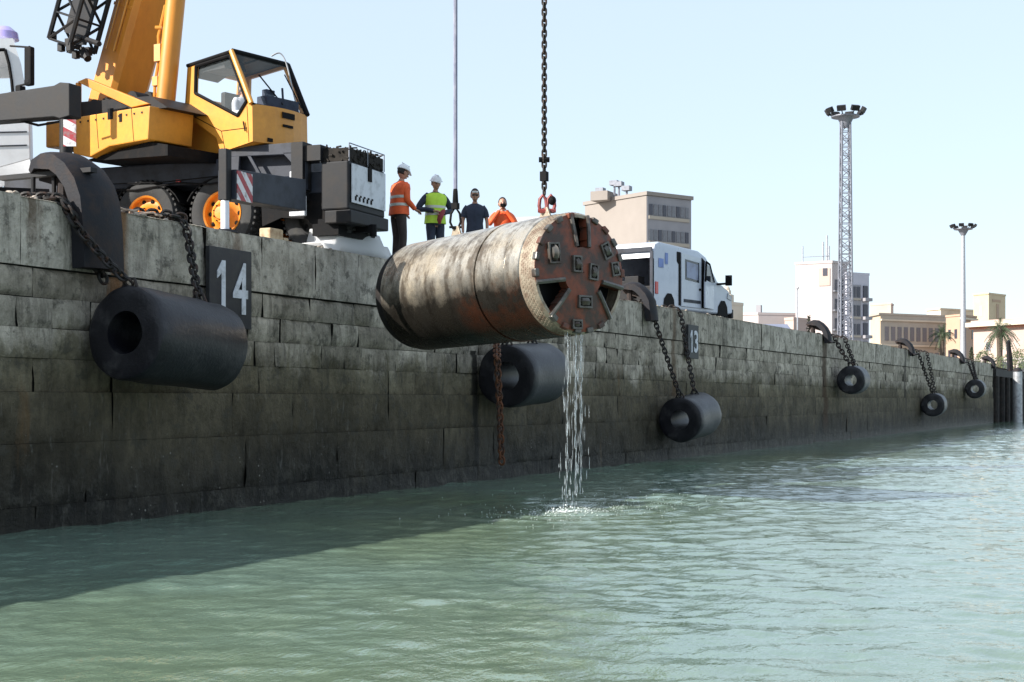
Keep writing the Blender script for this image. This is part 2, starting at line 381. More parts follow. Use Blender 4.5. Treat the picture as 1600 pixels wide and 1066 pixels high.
# ------------------------------------------------------------------ quay wall
XE = 104.0
wall = thing('quay_wall', (0, 0, 0), 'long stained stone quay wall with weed and barnacles above green water', 'wall')
def block(mb, x0, x1, z0, z1, y0, step, amp, rnd):
    nx = max(2, int((x1-x0)/step)); nz = max(2, int((z1-z0)/step))
    vs = []
    sd = random.random()*90
    for j in range(nz+1):
        for i in range(nx+1):
            x = x0+(x1-x0)*i/nx; z = z0+(z1-z0)*j/nz
            e = min(x-x0, x1-x, z-z0, z1-z)
            n_ = noise.noise(Vector((x*2.3, sd, z*2.3)))*.6 + noise.noise(Vector((x*7, sd, z*7)))*.35
            y = y0 - amp*n_
            er = rnd*(1+1.6*noise.noise(Vector((x*2.1, 3+sd, z*2.1))))
            if e == 0: y += max(.004, er)
            hole = noise.noise(Vector((x*1.3+sd, 8, z*1.6)))
            if e < .08 and hole > .45: y += (hole-.45)*.08
            vs.append((x, y, z))
    mb.add(vs, [(j*(nx+1)+i, j*(nx+1)+i+1, (j+1)*(nx+1)+i+1, (j+1)*(nx+1)+i) for j in range(nz) for i in range(nx)])
ms_ = MB()
courses = [(-.6, .30, 2.0, 4.5), (.30, 1.08, 1.6, 3.8), (1.08, 1.72, 1.5, 3.6), (1.72, 2.14, .8, 2.0), (2.14, 2.52, .45, 1.2), (2.52, 2.9, .4, 1.2), (2.9, 3.262, .5, 1.4)]
for ci, (za, zb, wa, wb) in enumerate(courses):
    x = -6 + random.random()
    while x < XE:
        wd = random.uniform(wa, wb)*(1 if x < 36 else 2.3); xa, xb = x, min(x+wd, XE)
        step = .07 if 10 < x < 32 else (.12 if x < 45 else .3)
        if True:
            up = random.uniform(-.02, .02) if ci > 3 else 0
            block(ms_, xa+.003, xb-.003, za+.002+up*.3, zb-.002+up*.3, random.uniform(-.01, .008) - (.05 if ci < 3 else 0), step, .035, (.03 if ci > 4 else .014))
        x = xb
build('masonry', ms_, M['wall'], wall, smooth=60)
cp = MB(); x = -6
cop_b = []
while x < XE:
    wd = random.uniform(1.0, 2.3)*(1 if x < 36 else 2.2); xb = min(x+wd, XE)
    step = .09 if 10 < x < 40 else .25
    top = QZ + random.uniform(-.012, .018)
    block(cp, x+.004, xb-.004, 3.283, top, random.uniform(-.035, -.01), step, .02, .016)
    # top slab and its edge
    n0_ = max(3, int(wd/.12))
    vs = []
    for i in range(n0_+1):
        xx = x+.008+(xb-x-.016)*i/n0_
        ch = .02+.03*abs(noise.noise(Vector((xx*4, 5, 1))))
        vs += [(xx, -.012, top-ch*.35), (xx, .02+ch*.6, top+.008), (xx, .9, top+.004)]
    cp.add(vs, [(3*i+k, 3*i+3+k, 3*i+4+k, 3*i+1+k) for i in range(n0_) for k in (0, 1)])
    x = xb
build('coping', cp, M['coping'], wall, smooth=60)
co = MB(); co.box(((XE-8)/2, .33, 1.74), (XE+8-.02, .5, 4.66)); co.box(((XE-8)/2, .68, 1.74), (XE+8-.02, .2, 4.7))
build('joint_backing', co, M['mortar'], wall, smooth=0)

# loose mortar and rubble lying along the edge
def rubble(name, spots, label, group=None, mt=None):
    mb = MB()
    for (x, y, z, r) in spots:
        ph = random.random()*9
        mb.sphere((x, y, z+r*.35), (r, r*random.uniform(.6, 1), r*random.uniform(.4, .7)), 7, 5)
        for v in mb.v[-48:]:
            v += Vector((noise.noise(v*9+Vector((ph, 0, 0))), noise.noise(v*9+Vector((0, ph, 0))), noise.noise(v*9+Vector((0, 0, ph)))))*r*.6
    return tag(build(name, mb, mt or M['debris'], smooth=0), label, 'rubble', group, 'stuff')
sp_ = []
for k in range(120):
    px = random.choice([random.uniform(10, 95), random.uniform(178, 285), random.uniform(500, 560), random.uniform(1030, 1130)])
    q = onY(px, 400, 0); sp_.append((q.x, random.uniform(.03, .3), QZ+.005, random.uniform(.015, .05)))
rubble('edge_rubble', sp_, 'crumbs of broken mortar lying along the quay edge')

# far timber jetty carrying on beyond the end of the masonry
jt = thing('timber_jetty', (XE, 0, 0), 'dark piled jetty beyond the far end of the stone quay wall', 'jetty')
d = MB(); d.box((XE+30.2, .6, 3.55), (60, 1.6, .5)); build('deck', d, M['timber'], jt, smooth=0)
d = MB(); d.box((XE+30.2, 1.8, 1.6), (60, .3, 4.4)); build('back_wall', d, M['black'], jt, smooth=0)
for k in range(14):
    d = MB(); x = XE+1.2+k*3.2; d.tube((x, -.1, -1), (x, -.1, 3.3), .2, n=10); build('pile', d, M['timber'], jt)
q = onY(1590, 600, -1.2)
pl = thing('mooring_pile', (q.x, -1.2, 0), 'pale round mooring pile standing in the water at the right edge', 'pile')
d = MB(); d.tube((q.x, -1.2, -1), (q.x, -1.2, 3.7), .34, .32, 14); build('shaft', d, M['steel'], pl)
d = MB(); d.tube((q.x, -1.2, 3.7), (q.x, -1.2, 3.95), .38, .2, 14); build('cap', d, M['ironblk'], pl)
q = onY(1578, 560, .6)
bl = thing('leaning_post', (q.x, .6, QZ), 'short black post leaning over the jetty beside the mooring pile', 'post')
d = MB(); d.path([(q.x-1.0, .6, QZ+2.2), (q.x-.3, .6, QZ+1.0), (q.x+.3, .6, 3.7)], [.12, .22, .25], 8); build('shaft', d, M['ironblk'], bl)
d = MB(); d.box((q.x+.3, .6, 3.86), (.9, .9, .1)); build('foot_plate', d, M['ironblk'], bl)

# ------------------------------------------------------------------ number signs on the wall
M['signblack'] = mat('black_sign_paint', (.014, .015, .02), .6, 0, (.035, .035, .035), 6)
M['signwhite'] = mat('white_sign_paint', (.62, .64, .7), .6, 0, (.4, .41, .43), 8)
def text_mesh(ch, h, th):
    cu = bpy.data.curves.new('t', 'FONT'); cu.body = ch; cu.size = h; cu.extrude = th; cu.offset = .016*h; cu.resolution_u = 6
    o = bpy.data.objects.new('t', cu); COL.objects.link(o); dg = bpy.context.evaluated_depsgraph_get(); dg.update()
    me = bpy.data.meshes.new_from_object(o.evaluated_get(dg)); bpy.data.objects.remove(o); return me
def sign(px0, px1, ytop, h, digits, label, dw):
    a = onY(px0, ytop, -.1); b = onY(px1, ytop, -.1); zt = a.z
    t = thing('number_sign', (a.x, -.1, zt), label, 'sign', 'number signs on the quay wall')
    d = MB(); d.box(((a.x+b.x)/2, -.115, zt-h/2), (b.x-a.x, .07, h)); build('board', d, M['signblack'], t, smooth=0, bevel=.006)
    n = len(digits); W_ = b.x-a.x
    for i, ch in enumerate(digits):
        if ch == '1':
            x_ = a.x+W_*((i+.5)/n*.86+.07); z_ = zt-h*.16; s_ = dw[i]; d = MB()
            d.prism([(x_-.02*s_, -.152, z_), (x_+.3*s_, -.152, z_), (x_+.3*s_, -.152, z_-h*.66), (x_-.08*s_, -.152, z_-h*.66), (x_-.08*s_, -.152, z_-h*.16), (x_-.5*s_, -.152, z_-h*.23), (x_-.5*s_, -.152, z_-h*.14)], (0, -.012, 0)); build('digit', d, M['signwhite'], t, smooth=0); continue
        me = text_mesh(ch, .95*h*.95, .006); xs = [v.co.x for v in me.vertices]; ys = [v.co.y for v in me.vertices]
        cx = (min(xs)+max(xs))/2; hh_ = max(ys)-min(ys); sw = dw[i]/(max(xs)-min(xs)); sh = h*.66/hh_
        d = MB()
        Mx = Matrix.Translation((a.x+W_*((i+.5)/n*.86+.07), -.159, zt-h*.16-h*.66)) @ Matrix.Rotation(PI/2, 4, 'X') @ Matrix.Diagonal((sw, sh, 1, 1)) @ Matrix.Translation((-cx, -min(ys), 0))
        d.addmesh(me, Mx); build('digit', d, M['signwhite'], t, smooth=0)
sign(323, 389, 384, 1.17, '14', 'black board painted with white number 14 on near quay wall', (.24, .36))
sign(1073, 1089, 507, .95, '13', 'narrow black board with white number 13 beside distant hanging chains', (.2, .34))

# ------------------------------------------------------------------ chains and fenders
def chain_mb(mb, pts, link=.17, r=.021, wdt=.055, n=5):
    pts = [Vector(p) for p in pts]; L = [0]
    for i in range(1, len(pts)): L.append(L[-1]+(pts[i]-pts[i-1]).length)
    tot = L[-1]; k = 0; s = 0
    def at(s):
        for i in range(1, len(pts)):
            if s <= L[i] or i == len(pts)-1: return pts[i-1].lerp(pts[i], (s-L[i-1])/max(1e-6, L[i]-L[i-1]))
    while s < tot:
        c = at(s); t = (at(min(s+.05, tot))-at(max(s-.05, 0)))
        if t.length < 1e-6: break
        t.normalize(); a = t.cross(Vector((0, 1, .1))).normalized(); b = t.cross(a)
        if k % 2: a = b
        h = link/2; ring = []
        for q in range(6): an = PI*q/5; ring.append(c+t*(h-wdt+wdt*math.sin(an))+a*wdt*math.cos(an))
        for q in range(6): an = PI+PI*q/5; ring.append(c-t*(h-wdt-wdt*math.sin(an))+a*wdt*math.cos(an))
        mb.path(ring, r, n, closed=True); s += link-2.6*r; k += 1
def sag(p0, p1, s, n=8):
    p0, p1 = Vector(p0), Vector(p1)
    return [p0.lerp(p1, i/n) - Vector((0, 0, s*4*(i/n)*(1-i/n))) for i in range(n+1)]

FG = 'hollow rubber fenders hung on chains along the quay wall'
def fender(c0, c1, R, label, anchors, rin=.45, linkk=1.0, rust=None):
    c0, c1 = Vector(c0), Vector(c1); ax = (c1-c0); L = ax.length; ax.normalize()
    y_ = Vector((0, 0, 1)).cross(ax).normalized(); z_ = ax.cross(y_)
    Mx = Matrix(((ax.x, y_.x, z_.x, c0.x), (ax.y, y_.y, z_.y, c0.y), (ax.z, y_.z, z_.z, c0.z), (0, 0, 0, 1)))
    t = thing('rubber_fender', Mx, label, 'fender', FG)
    ri = R*rin; d = MB()
    prof = [(0, ri), (-.0, R*.72), (.0, R*.9), (.02, R*.97), (.06, R)]+[(.06+(L-.13)*k/8, R) for k in range(1, 8)]+[(L-.07, R), (L-.02, R*.97), (L, R*.9), (L, ri), (L*.6, ri*.97), (.12, ri), (.1, ri), (0, ri*1.02)]
    d.lathe(prof, Mx, 48, cap=False)
    for v in d.v:
        q_ = v-c0; a_ = q_.dot(ax); rad_ = q_-ax*a_
        v += rad_*(.035*noise.noise(Vector((a_*1.2+c0.x, rad_.y*2, rad_.z*2)))+.02*noise.noise(v*5)) + ax*.02*noise.noise(rad_*4)
    build('rubber_cylinder', d, M['rubber'], t, smooth=30)
    for (top, endx) in anchors:
        d = MB(); e = Mx @ Vector((endx, 0, R*.98)); tp = Vector(top)
        pts = [tp + Vector((-.25, .55, .06)), tp + Vector((-.05, .12, .06)), tp + Vector((0, -.06, .0)), tp + Vector((.01, -.1, -.12))] + sag(tp+Vector((.01, -.12, -.2)), e + Vector((0, 0, .02)), .03)[1:]
        chain_mb(d, pts, .17*linkk, .021*linkk, .055*linkk); build('chain', d, rust or M['chain'], t)
        if True:
            d = MB(); d.path([e+Vector((0, .12, -.03)), e+Vector((0, .07, .09)), e+Vector((0, -.07, .09)), e+Vector((0, -.12, -.03))], .022, 6); build('shackle', d, M['chain'], t)
    return t
def ex(px): q = onY(px, 400, 0); return q.x
f1a = onY(195, 519, -.78); f1b = onY(333, 543, -.72)
fender(f1a, f1b, .61, 'nearest big black rubber fender hanging below the number 14 sign',
       [((ex(97), 0, QZ), .06), ((ex(283), 0, QZ), 1.5)])
fa = onY(790, 588, -.74); fb = onY(849, 583, -.72)
fender(fa, fb, .63, 'black rubber fender half hidden under the hanging tunnelling machine', [((ex(775), 0, QZ), .1), ((ex(840), 0, QZ), 1.3)])
fa = onY(1062, 656, -.72); fb = onY(1096, 647, -.7)
fender(fa, fb, .6, 'low dark blue rubber fender on two long chains below the van', [((ex(1012), 0, QZ), .08), ((ex(1058), 0, QZ), 1.3)], rin=.42)
for px, py, R, lb, an, LL in (
        (1329, 594, .56, 'black ring fender hung high in front of the white tower block', (1302, 1318), 1.3),
        (1457, 633, .6, 'lowest of the distant ring fenders near the waterline', (1432, 1446), 1.3),
        (1523, 608, .58, 'farthest ring fender close to the end of the stone wall', (1510, 1517), 1.3)):
    a = onY(px, py, -.7); b = a+Vector((LL, .05, .03))
    fender(a, b, R, lb, [((ex(an[0]), 0, QZ), .1), ((ex(an[1]), 0, QZ), LL*.8)], rin=.42, linkk=1.3)

# rusty chain hanging down beside the second fender
ch = MB(); a = onY(777, 540, -1.45); a2 = onY(784, 722, -.3)
chain_mb(ch, [onY(772, 440, .02), onY(774, 500, -.3), onY(776, 530, -1.1), onY(777, 560, -1.46), onY(781, 640, -1.42), onY(784, 722, -1.36)], .16, .022, .055)
tag(build('hanging_chain', ch, M['rustchain']), 'orange rusty chain hanging down the wall under the tunnelling machine', 'chain')
# chain and ropes lying over the coping near the left
ch = MB(); a = ex(180)
chain_mb(ch, [(ex(60), .7, QZ+.05), (ex(75), .3, QZ+.05), (ex(92), .02, QZ+.05), (ex(105), -.1, QZ-.15), (ex(125), -.14, QZ-.6), (ex(150), -.18, QZ-1.0)], .16, .024, .058)
tag(build('coping_chain', ch, M['chain']), 'dark chain slumped over the quay edge left of the big guard', 'chain')
rp = MB()
for k in range(4):
    xs = ex(185)+.1*k; pts = []
    for i in range(14):
        s = i/13; pts.append((xs+s*(ex(285)-ex(185)-.2)+.05*math.sin(i*1.7+k), .1+.12*k+.05*math.sin(i*1.1+k*2), QZ+.05+.05*abs(math.sin(i*.9+k*1.3))))
    rp.path(pts, .016, 6)
tag(build('mooring_rope', rp, mat('pale_rope', (.5, .38, .3), .9, 0, (.25, .15, .1), 12)), 'tangled frayed rope lying on the coping before the crane wheels', 'rope')
ch = MB(); chain_mb(ch, [(ex(225), .35, QZ+.08), (ex(250), .22, QZ+.1), (ex(270), .1, QZ+.1), (ex(284), .0, QZ+.08)], .17, .024, .058)
tag(build('coping_chain', ch, M['chain']), 'chain run across the coping towards the nearest fender', 'chain')

# curved chain guards over the edge
GG = 'curved iron chain guards along the quay edge'
def guard(xc, wd, tail, label, big=.66, th=.16):
    t = thing('chain_guard', (xc, 0, QZ), label, 'chain guard', GG)
    prof = [(.98, .60), (.80, .72), (.55, .79), (.30, .76), (.08, .62), (-.10, .38), (-.2, .1), (-.25, -.3), (-.27, -tail)]
    prof = [(y*big if y > 0 else y, z*big if z > 0 else z) for y, z in prof]
    n = len(prof); outer = []; inner = []
    for i, (y, z) in enumerate(prof):
        a = Vector((0, *prof[max(0, i-1)])); b = Vector((0, *prof[min(n-1, i+1)])); tt = (b-a).normalized(); nn = Vector((0, tt.z, -tt.y))
        outer.append(Vector((0, y, z))); inner.append(Vector((0, y, z)) - nn*th*(.3 if i == 0 else (.6 if i == 1 else 1)))
    d = MB(); vs = []
    cols = 9
    for src in (outer, inner):
        for i, p_ in enumerate(src):
            for k in range(cols):
                s = -1+2*k/(cols-1); bulge = .07*(1-s*s)*(1 if src is outer else .6)
                i0 = max(0, i-1); i1 = min(n-1, i+1); tt = (src[i1]-src[i0]).normalized(); nn = Vector((0, -tt.z, tt.y))
                taper = 1 if i > 1 else (.55, .85)[i]
                vs.append(Vector((xc+s*wd/2*taper, p_.y, QZ+p_.z)) + nn*bulge*(-1))
    fs = []
    o2 = n*cols
    for i in range(n-1):
        for k in range(cols-1):
            fs.append((i*cols+k, i*cols+k+1, (i+1)*cols+k+1, (i+1)*cols+k)); fs.append((o2+i*cols+k, o2+(i+1)*cols+k, o2+(i+1)*cols+k+1, o2+i*cols+k+1))
        for k in (0, cols-1): fs.append((i*cols+k, (i+1)*cols+k, o2+(i+1)*cols+k, o2+i*cols+k))
    for i in (0, n-1):
        for k in range(cols-1): fs.append((i*cols+k, i*cols+k+1, o2+i*cols+k+1, o2+i*cols+k))
    d.add(vs, fs); build('curved_plate', d, M['ironblk'], t, smooth=50)
    d = MB(); web = [Vector((xc-.04, y, QZ+z-.02)) for y, z in prof[:7]]+[Vector((xc-.04, .1*big, QZ+.22*big)), Vector((xc-.04, .95*big, QZ+.46*big))]
    d.prism(web, (.08, 0, 0)); build('web', d, M['ironblk'], t, smooth=0)
    d = MB(); d.tube((xc, .42, QZ), (xc, .42, QZ+.6*big), .1, .08, 10); d.tube((xc, .42, QZ), (xc, .42, QZ+.06), .2, .18, 12)
    build('post', d, M['ironblk'], t)
    return t
guard(14.08, .74, .82, 'largest curved black iron guard hooked over the near quay edge', .86, .2)
guard(ex(1008), .55, .45, 'curved iron guard on the edge just behind the drilling head and before the van')
guard(ex(1287)+.0, .55, .25, 'curved iron guard standing out against the white tower block')
guard(ex(1420), .55, .2, 'curved iron guard in front of the long pale building')
guard(ex(1500), .6, .2, 'curved iron guard just left of the dark cypress')
guard(ex(1549), .6, .2, 'curved iron guard at the far end of the stone wall')

# white plastic sheet slumped on the edge
sh = MB(); nx, nz = 16, 7; vs = []
pA = onY(510, 390, .05); pB = onY(613, 405, .05)
for j in range(nz+1):
    for i in range(nx+1):
        s = i/nx; q = j/nz; x = pA.x+(pB.x-pA.x)*s
        top = QZ+.03+(.10 if s < .22 else .40)*(1 if s < .93 else .55)
        z = QZ+.0+(top-QZ)*math.sin(min(q*1.6, 1)*PI/2)
        y = .06 + .12*math.sin(q*PI/2) + max(0, q-.6)*1.4 + .035*noise.noise(Vector((x*3, z*4, 1)))
        vs.append((x, y, z+.02*noise.noise(Vector((x*4, q*5, 3)))))
sh.add(vs, [(j*(nx+1)+i, j*(nx+1)+i+1, (j+1)*(nx+1)+i+1, (j+1)*(nx+1)+i) for j in range(nz) for i in range(nx)])
o = build('plastic_sheet', sh, M['sheet'], smooth=60); sm = o.modifiers.new('solid', 'SOLIDIFY'); sm.thickness = .012
tag(o, 'bright white sheet heaped on the quay edge below the crane bumper', 'sheet')

# ------------------------------------------------------------------ mobile crane
C = Frame((19.9, 2.35, QZ), -86)
S = Frame((20.9, 3.8, QZ), -102)
cr = thing('mobile_crane', C, 'yellow truck crane with raised boom, glazed cab and orange wheels on the quay', 'crane')
ZU = Vector((0, 0, 1))
M['netting'] = mat('brown_netting', (.016, .012, .009), .95, 0, (.006, .005, .005), 9)
# chassis
d = MB(); d.box((-1.75, 1.25, 1.52), (6.3, 2.3, .42), C); d.box((1.8, .7, 1.2), (1.0, 1.2, .38), C); build('chassis', d, M['greyblue'], cr, smooth=0, bevel=.03)
d = MB(); d.box((-.8, 1.25, 1.1), (6.2, .9, .5), C); d.box((-3.2, .6, 1.0), (.9, .8, .5), C); d.box((.85, .5, 1.0), (.5, .6, .5), C); d.tube(C.w(-1.6, .3, .74), C.w(-1.6, 2.3, .74), .12); d.tube(C.w(0, .3, .74), C.w(0, 2.3, .74), .12); d.tube(C.w(1.72, .3, .74), C.w(1.72, 2.1, .74), .12)
build('axles', d, M['black'], cr, smooth=0)
def wheel(lx, ly, r, zc, side):
    cx = C.w(lx, ly, zc); s = side
    y_ = C.y*s                                     # outward axis
    Mx = Matrix(((y_.x, C.x.x, 0, cx.x), (y_.y, C.x.y, 0, cx.y), (y_.z, 0, 1, cx.z), (0, 0, 0, 1)))
    d = MB(); wd = .36
    prof = [(-wd, r*.62), (-wd, r*.9), (-wd+.05, r*.98), (-wd*.5, r), (-.05, r*.98), (0, r*.92), (.012, r*.80), (-.005, r*.66), (-.03, r*.585), (-.1, r*.57)]
    d.lathe(prof, Mx, 40, cap=False)
    for k in range(40):
        a = 2*PI*k/40; c, s2 = math.cos(a), math.sin(a)
        for off, x_ in ((.0, -.1), (.5, -.26)):
            a = 2*PI*(k+off)/40; Mk = Mx @ Matrix.Rotation(a, 4, 'X'); d.box((x_, 0, r), (.14, .045, .035), Mk)
    ty = build('tyre', d, M['tyre'], cr, smooth=40)
    d = MB(); R2 = r*.6
    d.lathe([(-.1, .02), (-.1, R2*.3), (-.02, R2*.34), (-.0, R2*.42), (-.06, R2*.5), (-.12, R2*.72), (-.12, R2*.86), (-.03, R2*.9), (-.01, R2*.97), (-.04, R2)], Mx, 40, cap=False)
    d.lathe([(-.05, R2*.30), (.05, R2*.27), (.06, 0.01)], Mx, 20, cap=True)
    d.cur = 1
    for k in range(10):
        a = 2*PI*(k+.5)/10; Mk = Mx @ Matrix.Rotation(a, 4, 'X'); d.sphere((-.115, 0, R2*.74), (.02, .042, .042), 10, 6, Mk)
    for k in range(10):
        a = 2*PI*k/10; Mk = Mx @ Matrix.Rotation(a, 4, 'X'); d.box((.0, 0, R2*.40), (.03, .02, .02), Mk)
    rm = build('rim', d, [M['rim'] if lx < 1 else M['tyre'], M['black']], cr, smooth=40); rm.parent = ty
    ty.name = 'wheel'
for lx in (-1.62, 0, 1.72):
    wheel(lx, 0 if lx < 1 else .28, .665, .76 if lx < 1 else .68, -1)
    wheel(lx, 2.4 if lx < 1 else 1.35, .665, .76 if lx < 1 else .68, 1)
# mudguards
for lx in (-1.62, 0):
    d = MB(); pts = []
    for k in range(11):
        a = PI*(.12+.76*k/10); pts.append((lx+.78*math.cos(a), .76+.62*math.sin(a)))
    for k in range(10):
        (xa, za), (xb, zb) = pts[k], pts[k+1]; d.prism([C.w(xa, .02, za), C.w(xb, .02, zb), C.w(xb, .02, zb+.03), C.w(xa, .02, za+.03)], C.y*.4)
    build('mudguard', d, M['black'], cr)
# side plate over the front axles with a triangular opening
d = MB()
P = lambda x, y: C.t(x, y, 'y', -.12)
d.prism([P(344, 232), P(474, 221), P(474, 240), P(344, 246)], C.y*.3)
d.prism([P(344, 246), P(374, 244), P(372, 278), P(344, 278)], C.y*.06)
d.prism([P(440, 238), P(478, 236), P(478, 296), P(462, 296), P(462, 262)], C.y*.08)
d.prism([P(386, 244), P(392, 244), P(410, 276), P(404, 276)], C.y*.05)
build('side_plate', d, M['greyblue'], cr, smooth=0, bevel=.01)
d = MB(); d.prism([P(372, 242), P(470, 238), P(470, 300), P(372, 300)], C.y*.0 + C.y*.04); 
for v in d.v: v += C.y*.25
build('opening_dark_sheet', d, M['black'], cr, smooth=0)  # black sheet standing in for the dark inside of the opening
d = MB(); d.prism([P(398, 300), P(505, 300), P(512, 366), P(486, 358), P(470, 340), P(430, 338), P(400, 352)], C.y*.05)
for v in d.v: v += C.y*.2
build('skirt', d, M['black'], cr, smooth=0)
# extended outrigger, jack and striped end plate
OX = 1.95
d = MB(); a0, a1 = -2.78, -.7
vs = []
for ly, zt, zb in ((a0, .97, .52), (a1, 1.12, .60)):
    for lx in (OX-.16, OX+.16):
        vs += [C.w(lx, ly, zb), C.w(lx, ly, zt)]
d.add(vs, [(0, 1, 3, 2), (4, 6, 7, 5), (0, 4, 5, 1), (2, 3, 7, 6), (0, 2, 6, 4), (1, 5, 7, 3)])
og = build('outrigger', d, M['greyblue'], cr, smooth=0, bevel=.012)
d = MB(); d.box((OX+.02, -2.86, .88), (.15, .14, .78), C); o = build('jack_housing', d, M['dark'], cr, smooth=0, bevel=.015); o.parent = og
d = MB(); d.tube(C.w(OX+.02, -2.86, .03), C.w(OX+.02, -2.86, .55), .065, n=14); o = build('jack_rod', d, M['chrome'], cr); o.parent = og
d = MB(); d.tube(C.w(OX+.02, -2.86, .0), C.w(OX+.02, -2.86, .05), .22, .16, 16); o = build('foot_pad', d, M['dark'], cr); o.parent = og
d = MB(); d.box((OX+.168, -2.55, .735), (.012, .42, .44), C)
o = build('warning_plate', d, stripes('outrigger_stripes', (0, .7, .7), 5.0), cr, smooth=0); o.parent = og
# front box
F0 = C.l(C.t(546, 258, 'y', -.05)); fx = F0.x
d = MB(); d.box((fx-.27, .60, 1.10), (.52, 1.34, .82), C); build('front_box', d, M['dark'], cr, smooth=0, bevel=.03)
d = MB(); d.box((fx+.012, .62, 1.14), (.024, 1.22, .66), C); fp = build('front_plate', d, M['whitegrey'], cr, smooth=0, bevel=.006)
d = MB(); d.box((fx+.035, .62, 1.36), (.02, .12, .24), C)
for k in range(5):
    d.box((fx+.03, .12+.14*k, .89), (.008, .05, .07), C); d.box((fx+.03, .16+.14*k, .94), (.008, .05, .03), C)
o = build('plate_marks', d, M['black'], cr, smooth=0); o.parent = fp
d = MB(); d.box((fx-.2, .6, .57), (.5, 1.4, .22), C); build('bumper', d, M['dark'], cr, smooth=0, bevel=.02)
d = MB(); d.box((fx-.5, .62, .42), (.5, 1.2, .28), C); d.box((fx-.1, .62, .43), (.4, .12, .12), C); d.tube(C.w(fx+.1, .62, .5), C.w(fx+.1, .62, .3), .06); build('tow_gear', d, M['black'], cr, smooth=0)
d = MB(); d.box((fx-.95, -.12, .78), (.3, .08, .34), C); build('light_box', d, M['whitegrey'], cr, smooth=0, bevel=.01)
d = MB(); d.box((fx-1.0, -.14, 1.16), (.16, .1, .42), C); build('marker_lamp', d, M['whitegrey'], cr, smooth=0, bevel=.02)
d = MB(); d.box((fx-.92, -.06, 1.45), (.22, .3, .8), C); d.box((fx-.75, .0, 1.66), (.5, .3, .26), C); d.box((fx-1.0, -.05, .95), (.36, .2, .12), C)
build('hose_rack', d, M['dark'], cr, smooth=0)
# tangle of gear and netting on top of the front box
d = MB()
for k in range(230):
    lx_, ly_, lz_ = random.uniform(-.5, 0), random.uniform(-.05, 1.22), random.uniform(0, .24)
    cl = lambda x_, y_, z_: C.w(fx+max(-.52, min(0, x_)), max(-.07, min(1.24, y_)), 1.51+max(0, min(.3-.06*math.sin(y_*4), z_)))
    a = cl(lx_, ly_, lz_); b = cl(lx_+random.uniform(-.2, .2), ly_+random.uniform(-.2, .2), lz_+random.uniform(-.12, .12)); mid = cl(lx_, ly_, lz_+.05)
    d.path([a, mid, b], random.uniform(.01, .022), 5)
for k in range(10): d.box((fx-.26+random.uniform(-.14, .14), random.uniform(.15, 1.05), 1.60), (random.uniform(.1, .25), random.uniform(.1, .3), random.uniform(.14, .24)), C)
d.box((fx-.26, .59, 1.62), (.48, 1.26, .22), C); build('gear_pile', d, M['netting'], cr, smooth=0)
d = MB()
for ly in (-.06, .6, 1.22):
    d.tube(C.w(fx, ly, 1.50), C.w(fx, ly, 1.80), .010); d.tube(C.w(fx-.55, ly, 1.50), C.w(fx-.55, ly, 1.80), .010)
d.tube(C.w(fx, -.06, 1.80), C.w(fx, 1.22, 1.80), .010); d.tube(C.w(fx-.55, -.06, 1.80), C.w(fx-.55, 1.22, 1.80), .010); d.tube(C.w(fx, 1.22, 1.80), C.w(fx-.55, 1.22, 1.80), .010)
build('rail', d, M['mast'], cr)
# turntable
d = MB(); Mt = Matrix.Translation(S.w(-.1, .1, 1.72)) @ Matrix.Rotation(-PI/2, 4, 'Y'); d.lathe([(0, .01), (0, .78), (.12, .78), (.14, .68), (.3, .68), (.3, .01)], Mt, 32); build('turntable', d, M['black'], cr)
# superstructure side box
c0 = S.l(W(234, 165, 24.0)); yb = c0.y
T = lambda x, y, off=0: S.t(x, y, 'y', yb+off)
d = MB(); d.prism([T(114, 184), T(234, 165), T(231, 218), T(170, 229), T(139, 246), T(114, 240)], S.y*.95)
build('side_box', d, M['yellow'], cr, smooth=0, bevel=.02)
d = MB(); q = [T(71, 190, -.02), T(103, 187, -.02), T(103, 228, -.02), T(71, 231, -.02)]; d.prism(q, S.y*1.9); build('counterweight', d, M['yellow'], cr, smooth=0, bevel=.03)
d = MB(); d.prism([T(103, 193, .1), T(114, 191, .1), T(114, 238, .1), T(103, 232, .1)], S.y*1.7); build('side_gap', d, M['dark'], cr, smooth=0)
d = MB(); d.prism([T(168, 170, -.008), T(176, 169, -.008), T(176, 186, -.008), T(168, 187, -.008)], S.y*.02)
d.prism([T(186, 178, -.01), T(190, 177, -.01), T(190, 190, -.01), T(186, 191, -.01)], S.y*.02)
d.prism([T(139, 249, .15), T(232, 222, .15), T(262, 226, .15), T(262, 243, .15), T(139, 252, .15)], S.y*1.3)
build('underframe', d, M['black'], cr, smooth=0)
# machinery behind the side box
d = MB()
for (x, y, r_, o_) in ((128, 178, .16, .3), (146, 172, .2, .5), (165, 168, .18, .4), (182, 164, .16, .6), (205, 158, .18, .5), (118, 168, .12, .8), (230, 155, .14, .8)):
    p0 = T(x, y, o_); d.tube(p0, p0+S.y*.45, r_, n=16); d.box((0, 0, 0), (.2, .2, .3), Matrix.Translation(p0+Vector((0, 0, -.2))))
d.prism([T(112, 186, .2), T(120, 160, .2), T(235, 150, .2), T(262, 168, .2)], S.y*.9)
build('winch_gear', d, M['dark'], cr, smooth=30)
d = MB(); d.prism([T(120, 128, .15), T(134, 122, .15), T(232, 162, .15), T(205, 168, .15)], S.y*.1); d.prism([T(118, 129, .15), T(122, 129, .15), T(122, 184, .15), T(112, 184, .15)], S.y*.08)
d.prism([T(120, 128, 1.0), T(134, 122, 1.0), T(232, 162, 1.0), T(205, 168, 1.0)], S.y*.1)
build('boom_side_frame', d, M['yellow2'], cr, smooth=0, bevel=.01)
